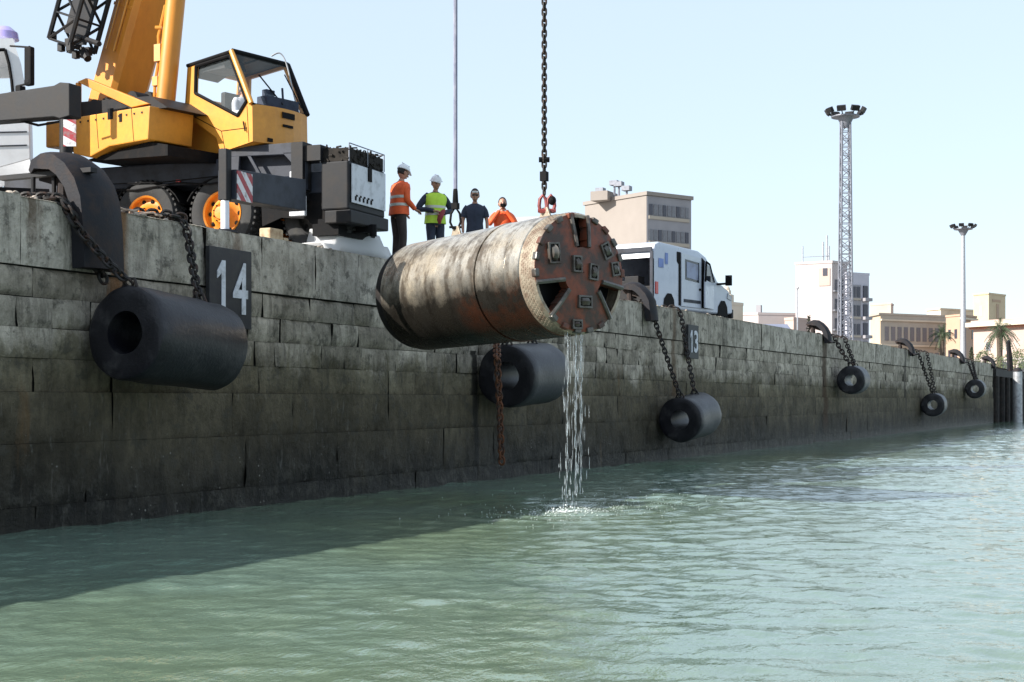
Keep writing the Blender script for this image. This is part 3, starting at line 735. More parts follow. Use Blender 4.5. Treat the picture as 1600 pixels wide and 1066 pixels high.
# pedestal under the cab
yc = S.l(W(394, 221, 24.0)).y
K = lambda x, y, off=0: S.t(x, y, 'y', yc+off)
d = MB(); d.prism([K(286, 172, .25), K(300, 150, .25), K(346, 200, .25), K(346, 240, .25), K(276, 240, .25)], S.y*.9); build('pedestal', d, M['yellow'], cr, smooth=0, bevel=.02)
# cab: skin made of a side wall with an opening, a front, a roof, a far side
cw = 1.28
sideo = [K(293, 103), K(363, 80), K(381, 125), K(394, 162), K(395, 221), K(345, 238), K(338, 215), K(288, 178)]
wino = [K(307, 104), K(360, 87), K(375, 124), K(386, 158), K(372, 181), K(352, 171), K(330, 159), K(306, 146)]
d = MB(); d.frameprism(sideo, wino, S.y*.05)
# far side wall
d.frameprism([p_+S.y*(cw-.05) for p_ in sideo], [p_+S.y*(cw-.05) for p_ in wino], S.y*.05)
# front lower panel, roof edge, rear
fb0, fb1, ft1 = K(395, 221), K(394, 162), K(363, 80)
bulge = S.x*.12
for i in range(6):
    s0, s1 = i/6, (i+1)/6
    def fpt(p_, s): return p_ + S.y*(cw*s) + bulge*math.sin(PI*s)
    d.add([fpt(fb0, s0), fpt(fb0, s1), fpt(fb1, s1), fpt(fb1, s0)], [(0, 1, 2, 3)])
    d.add([fb0+S.y*(cw*s0), fb0+S.y*(cw*s1), fpt(fb0, s1), fpt(fb0, s0)], [(0, 1, 2, 3)])
rb = K(293, 103); rl = K(288, 178)
def rq(s_, t_): return rb.lerp(rl, t_)+S.y*cw*s_
d.frameprism([rb, rb+S.y*cw, rl+S.y*cw, rl], [rq(.1, .08), rq(.9, .08), rq(.9, .62), rq(.1, .62)], S.x*.04)
d.add([fb0, fb0+S.y*cw, K(345, 238)+S.y*cw, K(345, 238)], [(0, 1, 2, 3)])
cb = build('operator_cab', d, M['yellow'], cr, smooth=30)
d = MB()
def bar(a, b, w_, h_): d.path([a, b], w_, 4, sq=h_/w_)
for a, b in ((K(307, 104), K(360, 87)), (K(360, 87), K(386, 158)), (K(386, 158), K(372, 181)), (K(372, 181), K(306, 146)), (K(306, 146), K(307, 104))): d.tube(a-S.y*.01, b-S.y*.01, .03, n=6)
d.tube(ft1, ft1+S.y*cw, .05, n=8); d.tube(rb, ft1, .035, n=8); d.tube(rb+S.y*cw, ft1+S.y*cw, .045, n=8); d.tube(rb, rb+S.y*cw, .03, n=8)
d.tube(ft1+S.y*cw, fb1+S.y*cw, .055, n=8); d.tube(fb1, fb1+S.y*cw, .02, n=8); d.tube(rb+S.y*cw*.5, ft1+S.y*cw*.5, .03, n=6)
o = build('window_frame', d, M['black'], cr); o.parent = cb
d = MB(); d.tube(ft1-S.y*.02, fb1-S.y*.02, .045, n=8); o = build('corner_pillar', d, M['yellow'], cr); o.parent = cb
d = MB(); d.add([p_+S.y*.025 for p_ in wino], [tuple(range(8))]); o = build('side_window', d, M['glass'], cr, smooth=0); o.parent = cb
d = MB(); d.add([fb1, fb1+S.y*cw, ft1+S.y*cw, ft1], [(0, 1, 2, 3)]); o = build('windscreen', d, M['glass'], cr, smooth=0); o.parent = cb
d = MB(); d.add([rb-ZU*.01, rb+S.y*cw-ZU*.01, ft1+S.y*cw-ZU*.01, ft1-ZU*.01], [(0, 1, 2, 3)])
d.prism([K(300, 103, .08), K(345, 90, .08), K(352, 106, .08), K(320, 112, .08), K(306, 122, .08)], S.y*.5); o = build('roof', d, M['dark'], cr, smooth=0); o.parent = cb
fl = S.l(fb1)
d = MB(); d.box((fl.x-.14, yc+.72, fl.z+.07), (.26, .75, .28), S); d.box((fl.x-.2, yc+.55, fl.z+.25), (.12, .2, .2), S); d.tube(S.w(fl.x-.1, yc+.8, fl.z+.2), S.w(fl.x-.12, yc+.8, fl.z+.42), .02)
o = build('console', d, M['navy'], cr, smooth=0, bevel=.01); o.parent = cb
d = MB(); sx = S.l(K(342, 185)).x; sz = S.l(K(342, 185)).z-.05
d.box((sx-.05, yc+.55, sz-.05), (.45, .45, .12), S); d.box((sx-.30, yc+.55, sz+.3), (.12, .42, .62), S); o = build('seat', d, M['dark'], cr, smooth=0, bevel=.03); o.parent = cb
d = MB(); wA = fb1.lerp(ft1, .12)+S.y*cw*.9+S.x*.05; wB = fb1.lerp(ft1, .75)+S.y*cw*.82+S.x*.05; d.tube(wA, wB, .012, n=5); wA2 = fb1.lerp(ft1, .35)+S.y*cw*.3+S.x*.05
d.tube(fb1.lerp(ft1, .1)+S.y*cw*.55+S.x*.05, fb1.lerp(ft1, .62)+S.y*cw*.3+S.x*.05, .014, n=5); o = build('wiper', d, M['black'], cr); o.parent = cb
d = MB(); rp0 = ft1+S.y*(cw+.02)+ZU*.04
d.path(crom([W(x, y, 25.0) for x, y in ((424, 88), (437, 83), (447, 98), (456, 135), (464, 168), (471, 185), (473, 200), (467, 222))], [.014]*8)[0], .014, 6); o = build('grab_rail', d, M['steel'], cr); o.parent = cb
def fq(a, b, z0, z1, off=.012):
    q_ = []
    for s, z in ((a, z0), (b, z0), (b, z1), (a, z1)): q_.append(fb0.lerp(fb1, z)+S.y*cw*s+bulge*math.sin(PI*s)+S.x*off)
    return q_
d = MB(); d.prism(fq(.44, .68, .74, .9), S.x*.01); d.prism(fq(.2, .78, .04, .14), S.x*.01); d.prism(fq(.45, .64, .5, .57), S.x*.01); o = build('badge', d, M['black'], cr, smooth=0); o.parent = cb

d = MB()
for a, b in ((K(299, 180), K(346, 205)), (K(346, 205), K(352, 236)), (K(386, 166), K(389, 222)), (K(346, 205), K(386, 200))): d.tube(a-S.y*.002, b-S.y*.002, .007, n=4)
d.tube(K(380, 190, -.03), K(383, 205, -.03), .014, n=6)
o = build('door_seam', d, M['black'], cr); o.parent = cb
d = MB()
for x in (150, 205): d.tube(T(x, 177-(x-150)*.14, -.003), T(x+4, 232-(x-150)*.2, -.003), .006, n=4)
for x in range(126, 232, 12): d.box((0, 0, 0), (.03, .03, .03), Matrix.Translation(T(x, 189-(x-120)*.158+3, 0)))
tag(build('panel_bolts', d, M['dark'], cr, smooth=0), kind='stuff')
d = MB(); d.box((-.95, .08, 1.38), (.09, .03, .05), C); build('side_reflector', d, M['lens_red'], cr, smooth=0)
d = MB(); d.path([C.w(-2.6, -.02, 1.3), C.w(-1.8, -.03, 1.25), C.w(-.9, -.03, 1.33), C.w(-.2, -.03, 1.27), C.w(.6, -.03, 1.36)], .018, 5); d.path([C.w(-2.6, -.02, 1.4), C.w(-1.2, -.03, 1.36), C.w(.6, -.03, 1.42)], .012, 5); build('air_line', d, M['black'], cr)
# boom: telescopic box section
TIP = Vector((20.2, -3.2, 29.2))
b0 = S.t(188, 146, 'y', yb+.98); b0 = b0 + (b0-TIP).normalized()*.5
bd = (TIP-b0).normalized(); hv = Vector((bd.x, bd.y, 0)).normalized(); hv = Matrix.Rotation(math.radians(-14), 3, 'Z') @ hv
bs = (ZU.cross(hv)); bs = (bs - bd*bs.dot(bd)).normalized(); bu = bd.cross(bs).normalized()      # bs sideways (left), bu
if bu.z < 0: bu = -bu
def boomsec(p0, p1, w_, h_, name, mt, par=cr, ch=.12):
    d = MB(); vs = []
    for p_ in (p0, p1):
        for (a, b) in ((-1, -1+2*ch), (-1, 1), (1, 1), (1, -1+2*ch), (1-2*ch, -1), (-1+2*ch, -1)): vs.append(p_+bs*(a*w_/2)+bu*(b*h_/2))
    n = 6; d.add(vs, [tuple(range(n))[::-1], tuple(range(n, 2*n))]+[(i, (i+1) % n, (i+1) % n+n, i+n) for i in range(n)])
    return build(name, d, mt, par, smooth=0, bevel=.015)
BL = (TIP-b0).length
bm0 = boomsec(b0, b0+bd*9.5, .8, .66, 'boom', M['yellow2'])
for k, (s0, s1, w_, h_) in enumerate(((9.4, 16, .68, .56), (15.9, 22, .56, .46), (21.9, BL, .46, .38))):
    o = boomsec(b0+bd*s0, b0+bd*s1, w_, h_, 'boom_section', M['yellow2']); o.parent = bm0
d = MB()
for s in (2.0, 3.4, 5.2, 7, 9.3): d.prism([b0+bd*s+bs*.415+bu*.34, b0+bd*s-bs*.415+bu*.34, b0+bd*s-bs*.415-bu*.24, b0+bd*s+bs*.415-bu*.24], bd*.06)
o = build('boom_collar', d, M['yellow2'], cr, smooth=0, bevel=.008); o.parent = bm0
d = MB(); d.tube(b0+bd*1.2+bu*.36-bs*.1, b0+bd*9+bu*.36-bs*.1, .03, n=6); d.tube(b0+bd*1.2-bs*.43-bu*.1, b0+bd*9-bs*.43-bu*.1, .02, n=6); d.tube(b0+bd*1.2-bs*.43+bu*.15, b0+bd*9-bs*.43+bu*.15, .015, n=6)
o = build('boom_hose', d, M['yellow'], cr); o.parent = bm0
d = MB(); d.box((0, 0, 0), (.5, .7, .6), Matrix.Translation(TIP)); d.tube(TIP-bs*.3+hv*.2-ZU*.1, TIP+bs*.3+hv*.2-ZU*.1, .28, n=20); o = build('boom_head', d, M['dark'], cr, smooth=30); o.parent = bm0
# luffing cylinder
l0 = S.t(257, 176, 'y', yb+.8); l1 = W(289, -150, 24.9)
ld = (l1-l0).normalized(); d = MB(); d.tube(l0-ld*.3, l0+ld*2.6, .17, n=20); d.tube(l0+ld*2.6, l0+ld*2.7, .19, n=20); d.tube(l0+ld*2.66, l1, .12, n=16)
lc = build('luffing_cylinder', d, M['yellow2'], cr)
d = MB()
sx_ = -RT
q0 = l0+sx_*.19
d.path([q0+ld*0.1, q0+ld*.5+sx_*.03, q0+ld*1.0, q0+ld*1.35+sx_*.05, q0+ld*1.9-sx_*.02], .028, 6); d.box((0, 0, 0), (.14, .14, .3), Matrix.Translation(q0+ld*1.05)); d.box((0, 0, 0), (.12, .12, .16), Matrix.Translation(q0+ld*.55)); d.tube(q0+ld*1.5, q0+ld*1.5+sx_*.12, .04); 
o = build('valve_hose', d, M['yellow'], cr, smooth=30); o.parent = lc
d = MB(); d.tube(l0-ld*.2-S.y*.25, l0-ld*.2+S.y*.25, .1, n=14); d.box((0, 0, 0), (.12, .1, .16), Matrix.Translation(l0+ld*.05+RT*.2)); o = build('pivot_pin', d, M['dark'], cr, smooth=30); o.parent = lc
# folded lattice jib beside the boom
j0 = W(112, 72, 25.6)
d = MB(); jw, jh, jl = .52, .72, 9
cn = [(-jw/2, -jh/2), (jw/2, -jh/2), (jw/2, jh/2), (-jw/2, jh/2)]
jd = bd
for a, b in cn: d.tube(j0+bs*a+bu*b, j0+bs*a+bu*b+jd*jl, .045, n=6)
nb = 18
for k in range(nb):
    s0, s1 = jl*k/nb, jl*(k+1)/nb
    for q in range(4):
        (a, b), (a2, b2) = cn[q], cn[(q+1) % 4]
        if k % 2: a, b, a2, b2 = a2, b2, a, b
        d.tube(j0+bs*a+bu*b+jd*s0, j0+bs*a2+bu*b2+jd*s1, .028, n=5)
        d.tube(j0+bs*a+bu*b+jd*s0, j0+bs*a2+bu*b2+jd*s0, .022, n=5)
d.prism([j0-bs*jw/2-bu*jh*.5+jd*.2, j0-bs*jw/2-bu*jh*.1+jd*.2, j0-bs*jw/2-bu*jh*.1+jd*jl, j0-bs*jw/2-bu*jh*.5+jd*jl], bs*.03)
d.prism([j0+bs*jw*.1-bu*jh*.45+jd*.1, j0+bs*jw*.1+bu*jh*.35, j0+bs*jw*.1+bu*jh*.35+jd*jl, j0+bs*jw*.1-bu*jh*.45+jd*jl], bs*.03)
for k in range(10): pz = j0+bs*random.uniform(-.3, .3)+bu*random.uniform(-.4, .4)+jd*random.uniform(-.15, .1); d.box((0, 0, 0), (.1, .1, .14), Matrix.Translation(pz))
d.tube(j0-bu*.36, j0-bu*.62+jd*-.12, .07, n=8); d.tube(j0+jd*.2, j0+jd*.2-bu*1.0-bs*.1, .05, n=6)
build('folded_jib', d, M['dark'], cr, smooth=30)

# ------------------------------------------------------------------ white truck at the left edge
TF = Frame(W(20, 250, 24.5) - Vector((0, 0, W(20, 250, 24.5).z-QZ)), -47)
tk = thing('white_truck', TF, 'white truck cut off by the left edge with mirror and black stabiliser beam', 'truck')
ty_ = 0
U = lambda x, y, off=0: TF.t(x, y, 'y', off)
so_ = [U(-90, 62), U(20, 60), U(33, 100), U(44, 160), U(46, 248), U(-20, 266), U(-90, 268), U(-90, 150)]
wi_ = [U(-70, 80), U(8, 78), U(14, 100), U(18, 125), U(20, 146), U(0, 150), U(-70, 152), U(-70, 120)]
d = MB(); d.frameprism(so_, wi_, TF.y*.06); d.frameprism([p_+TF.y*2.2 for p_ in so_], [p_+TF.y*2.2 for p_ in wi_], TF.y*.06)
for a, b in ((1, 2), (2, 3), (3, 4)): 
    if a in (2,3) or a == 1: d.add([so_[a], so_[a]+TF.y*2.26, so_[b]+TF.y*2.26, so_[b]], [(0, 1, 2, 3)])
d.add([so_[0], so_[0]+TF.y*2.26, so_[1]+TF.y*2.26, so_[1]], [(0, 1, 2, 3)])
bd_ = build('cab_body', d, M['white'], tk, smooth=0)
d = MB(); d.add([p_+TF.y*.03 for p_ in wi_], [tuple(range(8))]); o = build('side_window', d, M['glass'], tk, smooth=0); o.parent = bd_
d = MB(); ww = [U(12, 70, -.01), U(20, 72, -.01), U(30, 112, -.01), U(36, 160, -.01), U(22, 160, -.01), U(20, 120, -.01)]
for a in range(len(wi_)): d.tube(wi_[a]-TF.y*.01, wi_[(a+1) % 8]-TF.y*.01, .03, n=6)
o = build('window_frame', d, M['black'], tk); o.parent = bd_
d = MB(); d.lathe([(0, .02), (0, .24), (.12, .22), (.22, .1), (.24, .02)], Matrix.Translation(W(8, 62, 24.9)) @ Matrix.Rotation(-PI/2, 4, 'Y'), 16); build('roof_lamp', d, glassm('violet_lamp', (.35, .3, .6), 1), tk)
d = MB(); d.box((0, 0, 0), (.1, .16, .66), Matrix.Translation(W(46, 104, 24.0))); d.box((0, 0, 0), (.1, .14, .1), Matrix.Translation(W(45, 128, 24.0))); mr = build('mirror', d, M['black'], tk, smooth=0, bevel=.025)
d = MB(); d.tube(W(16, 72, 24.2), W(46, 74, 24.0), .018, n=6); d.tube(W(46, 72, 24.0), W(46, 86, 24.0), .018, n=6); d.tube(W(26, 135, 24.2), W(46, 130, 24.0), .018, n=6); o = build('mirror_arm', d, M['dark'], tk); o.parent = mr
for k in range(3):
    d = MB(); d.prism([U(-60, 185+22*k, -.012), U(42, 184+21*k, -.012), U(42, 186+21*k, -.012), U(-60, 187+22*k, -.012)], TF.y*.01); build('panel_seam', d, M['greyblue'], tk, smooth=0)
d = MB(); d.box((-1.2, 1.1, .95), (3.6, 2.0, .5), TF); d.box((.6, 1.0, .85), (1.2, 1.8, .4), TF); build('underframe', d, M['black'], tk, smooth=0)
for lx in (-.6,):
    for ly in (.15, 2.1):
        c_ = TF.w(lx, ly, .52); Mx = Matrix.Translation(c_) @ TF.M.to_3x3().to_4x4() @ Matrix.Rotation(PI/2, 4, 'Z')
        d = MB(); d.lathe([(-.15, .2), (-.15, .45), (-.1, .52), (.1, .52), (.15, .45), (.15, .2), (.05, .18), (.05, .01)], Mx, 28, cap=False); build('wheel', d, M['tyre'], tk)
# stabiliser beam reaching out in front of the cab
s0, s1 = W(-60, 178, 23.4), W(118, 158, 22.4)
ax = (s1-s0).normalized(); sy = ZU.cross(ax).normalized(); sz_ = ax.cross(sy)
d = MB(); vs = []
for p_, h_ in ((s0, .2), (s1-ax*.32, .25), (s1-ax*.2, .29), (s1, .26)):
    for a, b in ((-1, -1), (1, -1), (1, 1), (-1, 1)): vs.append(p_+sy*a*.14+sz_*b*h_)
d.add(vs, [(0, 1, 2, 3), (12, 15, 14, 13)]+[(i*4+k, i*4+(k+1) % 4, i*4+4+(k+1) % 4, i*4+4+k) for i in range(3) for k in range(4)])
sb = build('stabiliser_beam', d, M['dark'], tk, smooth=0, bevel=.015)
d = MB(); e_ = W(103, 195, 22.45); gz = QZ
d.tube(e_+ZU*.15, Vector((e_.x, e_.y, gz+.35)), .1, n=14); d.tube(Vector((e_.x, e_.y, gz)), Vector((e_.x, e_.y, gz+.08)), .2, .14, 14); d.tube(Vector((e_.x, e_.y, gz+.05)), Vector((e_.x, e_.y, gz+.4)), .07, n=12); o = build('stabiliser_leg', d, M['dark'], tk); o.parent = sb
d = MB(); d.box((0, 0, 0), (.2, .02, .42), Matrix.Translation(W(109, 208, 22.2)) @ Matrix.Rotation(B-PI/2, 4, 'Z')); o = build('warning_plate', d, stripes('stabiliser_stripes', (.5, .2, .8), 4.5), tk, smooth=0); o.parent = sb
d = MB(); d.path([W(30, 140, 23.0), W(36, 150, 22.9), W(28, 165, 22.9), W(30, 188, 22.9), W(60, 196, 22.8), W(94, 190, 22.5)], .022, 6); d.box((0, 0, 0), (.12, .1, .14), Matrix.Translation(W(32, 142, 22.95))); o = build('hose', d, M['black'], tk, smooth=30); o.parent = sb
# pale wooden block and dark iron posts on the quay
d = MB(); q = onY(424, 372, .5); d.box((q.x, .5, QZ+.13), (.36, .22, .26)); d.box((q.x+.28, .5, QZ+.07), (.14, .2, .14))
tag(build('timber_block', d, M['pillow'], smooth=0, bevel=.02), 'small pale timber block standing on the quay edge by the front wheel', 'block')
q = onX(52, 300, 13.9)
st = thing('iron_stand', (q.x, q.y, QZ), 'small iron trestle on the quay below the white truck', 'stand')
for dx in (0, .28): d = MB(); d.tube((q.x+dx*.3, q.y-dx, QZ), (q.x+dx*.3, q.y-dx, QZ+.42), .03, n=8); build('leg', d, M['dark'], st)
d = MB(); d.box((q.x+.04, q.y-.2, QZ+.45), (.12, 1.6, .06)); build('top_bar', d, M['dark'], st, smooth=0)

# ------------------------------------------------------------------ tunnelling machine
fc = W(905, 427, 20.4); rc = W(652, 465, 23.5); axd = (fc-rc); TL = axd.length; axd.normalize()
ty_ = ZU.cross(axd).normalized(); tz = axd.cross(ty_)
TM = Matrix(((axd.x, ty_.x, tz.x, fc.x), (axd.y, ty_.y, tz.y, fc.y), (axd.z, ty_.z, tz.z, fc.z), (0, 0, 0, 1)))
R = .90
tb = thing('tunnelling_machine', TM, 'big muddy steel cylinder with rust red cutter face hanging over the water', 'tunnelling machine')
m, nt, p = newmat('silted_steel')
n1 = tex(nt, 1.6, (1, 1, 1), 6, .7); n2 = tex(nt, 6, (1, 1, 1), 6, .75); n3 = tex(nt, 3.4, (1, .3, .3), 6, .7)
tcc = nt.nodes.new('ShaderNodeTexCoord'); spp = nt.nodes.new('ShaderNodeSeparateXYZ'); nt.links.new(tcc.outputs['Object'], spp.inputs[0])
col = ramp(nt, n1, [(.3, (.62, .59, .53)), (.5, (.50, .455, .385)), (.72, (.6, .51, .38))])
grime = ramp(nt, mth(nt, 'ADD', mth(nt, 'MULTIPLY', n2, .45), mth(nt, 'MULTIPLY', n3, .7)), [(.55, (0, 0, 0)), (.66, (1, 1, 1))])
# underside darkened in colour, standing in for shade and dark reflections
low = mth(nt, 'ADD', mth(nt, 'ADD', spp.outputs[2], mth(nt, 'MULTIPLY', mth(nt, 'SUBTRACT', n1, .5), .8)), mth(nt, 'MULTIPLY', mth(nt, 'SUBTRACT', n2, .5), .3)); under_shade = ramp(nt, mth(nt, 'ADD', mth(nt, 'MULTIPLY', low, .5), .5), [(.36, (1, 1, 1)), (.62, (0, 0, 0))])
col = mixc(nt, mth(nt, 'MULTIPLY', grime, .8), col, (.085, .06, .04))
col = mixc(nt, mth(nt, 'MULTIPLY', under_shade, .96), col, (.014, .012, .010))
frontm = ramp(nt, mth(nt, 'DIVIDE', mth(nt, 'MULTIPLY', spp.outputs[0], -1), 4), [(.0, (1, 1, 1)), (.42, (1, 1, 1)), (.5, (0, 0, 0))])
rustm = ramp(nt, mth(nt, 'ADD', n1, mth(nt, 'MULTIPLY', low, -.25)), [(.52, (0, 0, 0)), (.66, (1, 1, 1))])
col = mixc(nt, mth(nt, 'MULTIPLY', mth(nt, 'MULTIPLY', rustm, frontm), .85), col, (.085, .032, .018))
nt.links.new(col, p.inputs['Base Color']); p.inputs['Metallic'].default_value = .6
nt.links.new(ramp(nt, n2, [(.35, (.2,)*3), (.65, (.38,)*3)]), p.inputs['Roughness']); bump(nt, p, mth(nt, 'ADD', n2, n1), .35, .02); M['silt'] = m
M['knurl'] = mat('knurled_band', (.34, .29, .22), .5, .3, (.2, .14, .1), 6, .45, .6, .4, 40)
M['rustface'] = mat('rust_red_steel', (.21, .055, .026), .55, .1, (.05, .042, .036), 3.2, .42, .58, .5, 14, var=.3)
M['facegrey'] = mat('wet_grey_steel', (.11, .105, .095), .35, .4, (.06, .04, .03), 6, .45, .65, .4, 18)
M['hole'] = mat('black_cavity', (.008, .009, .010), .5, 0, bmp=0)
d = MB(); s_ = -TL
prof = [(-.30, R*.965), (-.31, R), (-1.28, R), (-1.285, R*.99), (-1.30, R*.99), (-1.305, R*1.002), (-1.62, R*1.002)]
d.lathe([(-.30, .7)]+[(-.30, R*.97), (-.315, R), (-.62, R), (-.625, R*.992), (-.64, R*.992), (-.645, R), (-1.30, R), (-1.30, R*.985), (-1.33, R*.985)], TM, 72, cap=False)
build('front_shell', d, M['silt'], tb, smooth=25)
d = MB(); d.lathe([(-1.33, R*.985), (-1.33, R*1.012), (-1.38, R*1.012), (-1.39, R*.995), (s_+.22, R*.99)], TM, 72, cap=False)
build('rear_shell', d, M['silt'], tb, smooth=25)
d = MB(); d.lathe([(s_+.22, R*.985), (s_+.21, R*.965), (s_+.05, R*.955), (s_, R*.93), (s_, R*.86), (s_+.3, R*.84), (s_+.3, .02)], TM, 72, cap=False); build('tail_ring', d, M['dark'], tb, smooth=25)
# knurled band round the head
d = MB(); d.lathe([(-.30, R*.90), (-.30, R*.985), (-.05, R*.985), (-.0, R*.95), (.0, R*.90)], TM, 72, cap=False)
for k in range(90):
    for j in range(5):
        a = 2*PI*(k+.5*(j % 2))/90; d.box((-.07-.045*j, 0, R*.983), (.024, .032, .012), TM @ Matrix.Rotation(a, 4, 'X'))
build('knurled_band', d, M['knurl'], tb, smooth=30)
# cutter face: a thick plate with three gullets and pockets
def ang(a, b): return (a-b+PI) % (2*PI)-PI
def opening(r, th):
    for k, c in enumerate((90, 210, 330)):
        da = ang(th, math.radians(c)); w0 = .11*R if k == 0 else .06*R
        dist = r*math.sin(abs(da)) if abs(da) < PI/2 else 9
        along = r*math.cos(da)
        if .40*R < along and dist < w0 + (along-.40*R)*(.10 if k == 0 else .42): return True
    return False
# face coordinates: y right-to-left, z up. seen from the front, image-right = -y' so flip
def fpnt(r, th, x): return TM @ Vector((x, r*math.cos(th), r*math.sin(th)))
NR, NT = 26, 180
def domex(r): return .10*(1-(r/R)**2)
d = MB(); vid = {}; vs = []; fs = []
for i in range(NR+1):
    for k in range(NT):
        r = .01+(R*.95-.01)*i/NR; th = 2*PI*k/NT
        vs.append(fpnt(r, th, domex(r)))
n1_ = len(vs)
for i in range(NR+1):
    for k in range(NT):
        r = .01+(R*.95-.01)*i/NR; th = 2*PI*k/NT
        vs.append(fpnt(r, th, domex(r)-.16))
def solid(i, k):
    if not (0 <= i < NR): return False
    return not opening((i+.5)*R*.95/NR, 2*PI*(k+.5)/NT)
for i in range(NR):
    for k in range(NT):
        k2 = (k+1) % NT
        if not solid(i, k): continue
        fs.append((i*NT+k, i*NT+k2, (i+1)*NT+k2, (i+1)*NT+k))
        for (ii, kk, a, b) in ((i-1, k, i*NT+k, i*NT+k2), (i+1, k, (i+1)*NT+k, (i+1)*NT+k2), (i, (k-1) % NT, i*NT+k, (i+1)*NT+k), (i, k2, i*NT+k2, (i+1)*NT+k2)):
            if ii < 0: continue
            if not solid(ii, kk): fs.append((a, b, b+n1_, a+n1_))
d.add(vs, fs); cf = build('cutter_face', d, M['rustface'], tb, smooth=30)
d = MB(); d.lathe([(-.3, .01), (-.3, R*.95), (-.28, R*.95), (-.28, .01)], TM, 48, cap=False); build('bulkhead', d, M['hole'], tb)
# lips along the gullets
for k, c in enumerate((90, 210, 330)):
    c_ = math.radians(c)
    for sgn in (-1, 1):
        d = MB(); pts = []
        for j in range(6):
            al = .42*R+.53*R*j/5; w_ = (.11*R if k == 0 else .06*R)+(al-.40*R)*(.10 if k == 0 else .42)
            th = c_+sgn*math.atan2(w_+.02, al); r = math.hypot(al, w_); r = min(r, R*.955); pts.append(fpnt(r, th, domex(r)+.015))
        d.path(pts, [.03]*6, 6, sq=1.2); o = build('scraper_lip', d, M['facegrey'], tb); o.parent = cf
# roller cutters: pocket frame and disc
def roller(r, deg, rot, sz=1.0):
    th = math.radians(deg); c_ = fpnt(r, th, domex(r)+.005)
    Mx = Matrix.Translation(c_) @ TM.to_3x3().to_4x4() @ Matrix.Rotation(math.radians(rot), 4, 'X')
    w_, h_ = .125*sz, .2*sz
    d = MB(); 
    for (cy, cz, sy_, sz2) in ((-w_/2-.012, 0, .03, h_+.05), (w_/2+.012, 0, .03, h_+.05), (0, h_/2+.012, w_, .028), (0, -h_/2-.012, w_, .028)): d.box((.012, cy, cz), (.05, sy_, sz2), Mx)
    pk = build('roller_cutter', d, M['facegrey'], tb, smooth=0, bevel=.005)
    d = MB(); d.box((.002, 0, 0), (.012, w_, h_), Mx); o = build('pocket', d, M['hole'], tb, smooth=0); o.parent = pk
    d = MB(); Mr = Mx @ Matrix.Rotation(PI/2, 4, 'Z'); d.lathe([(-w_*.42, .03), (-w_*.38, .07*sz), (-w_*.1, .085*sz), (0, .1*sz), (w_*.1, .085*sz), (w_*.38, .07*sz), (w_*.42, .03)], Mr, 20); o = build('disc', d, M['facegrey'], tb); o.parent = pk
roller(.66*R, 155, 5, 1.25); roller(.20*R, 140, 0, .95); roller(.2*R, 5, -5, .95); roller(.47*R, 272, 90, 1.05); roller(.66*R, 36, 25, .95); roller(.74*R, 8, 10, .8); roller(.84*R, 262, 90, .7)
# rim buckets and teeth
for k in range(22):
    a = 2*PI*k/22+.05; 
    if any(abs(ang(a, math.radians(c))) < (.16 if c == 90 else .36) for c in (90, 210, 330)): continue
    d = MB(); Mk = TM @ Matrix.Rotation(-(a-PI/2), 4, 'X') if False else TM
    c_ = fpnt(R*.93, a, -.02); t_ = (fpnt(R*.93, a+.01, 0)-fpnt(R*.93, a-.01, 0)).normalized(); rr = (fpnt(R, a, 0)-fpnt(0, a, 0)).normalized()
    Mk = Matrix(((axd.x, t_.x, rr.x, c_.x), (axd.y, t_.y, rr.y, c_.y), (axd.z, t_.z, rr.z, c_.z), (0, 0, 0, 1)))
    d.box((.02, 0, 0), (.10, .12, .08), Mk); build('rim_tooth', d, M['facegrey'] if k % 3 else M['rustface'], tb, smooth=0, bevel=.015)
# weld ridges and lifting eyes
EA = W(712, 366, 23.4); EB = W(851, 336, 22.05)
def topat(px, py):
    best = None
    for i in range(200):
        s = -TL*i/200; q = TM @ Vector((s, 0, R))
        l_ = (q-CAM); dd = l_.dot(FW); x_ = 800+FPX*l_.dot(RT)/dd
        if best is None or abs(x_-px) < best[0]: best = (abs(x_-px), q, s)
    return best[1], best[2]
EA, sA = topat(712, 0); EB, sB = topat(851, 0)
for e_ in (EA, EB):
    d = MB(); lg = TM.to_3x3().to_4x4()
    d.prism([e_-axd*.14-tz*.02, e_+axd*.14-tz*.02, e_+axd*.06+tz*.16, e_-axd*.06+tz*.16], ty_*.04); build('lifting_eye', d, M['knurl'], tb, smooth=0, bevel=.01)
hz = TIP.z-5
spr = thing('spreader_beam', ((EA+EB)/2*1.0 + Vector((0, 0, hz-((EA+EB)/2).z)), ) if False else Matrix.Translation(((EA.x+EB.x)/2, (EA.y+EB.y)/2, 15.0)), 'steel spreader beam high above the hanging machine carrying both slings', 'spreader beam')
zA = 15.0; PA = Vector((EA.x, EA.y, zA)); PB = Vector((EB.x, EB.y, zA)); sdv = (PB-PA).normalized()
d = MB(); d.tube(PA-sdv*.2, PB+sdv*.2, .11, n=14); build('beam', d, M['yellow'], spr)
hk = Vector(((EA.x+EB.x)/2, (EA.y+EB.y)/2, zA+2.2))
for q in (PA, PB): d = MB(); d.tube(q, hk, .02, n=6); build('bridle', d, M['dark'], spr)
hb = thing('hook_block', Matrix.Translation(hk), 'crane hook block above the spreader beam', 'hook block')
d = MB(); d.box((hk.x, hk.y, hk.z+.5), (.3, .5, .7)); d.tube(hk+Vector((-.2, 0, .6)), hk+Vector((.2, 0, .6)), .3, n=20); d.path([hk+Vector((0, 0, .2)), hk+Vector((0, .12, .0)), hk+Vector((0, 0, -.14)), hk+Vector((0, -.12, -.02))], .05, 8); build('block', d, M['yellow'], hb, smooth=30)
d = MB()
for a in (-.15, .15): d.tube(hk+Vector((0, a, .8)), TIP+Vector((0, a, -.2)), .015, n=6)
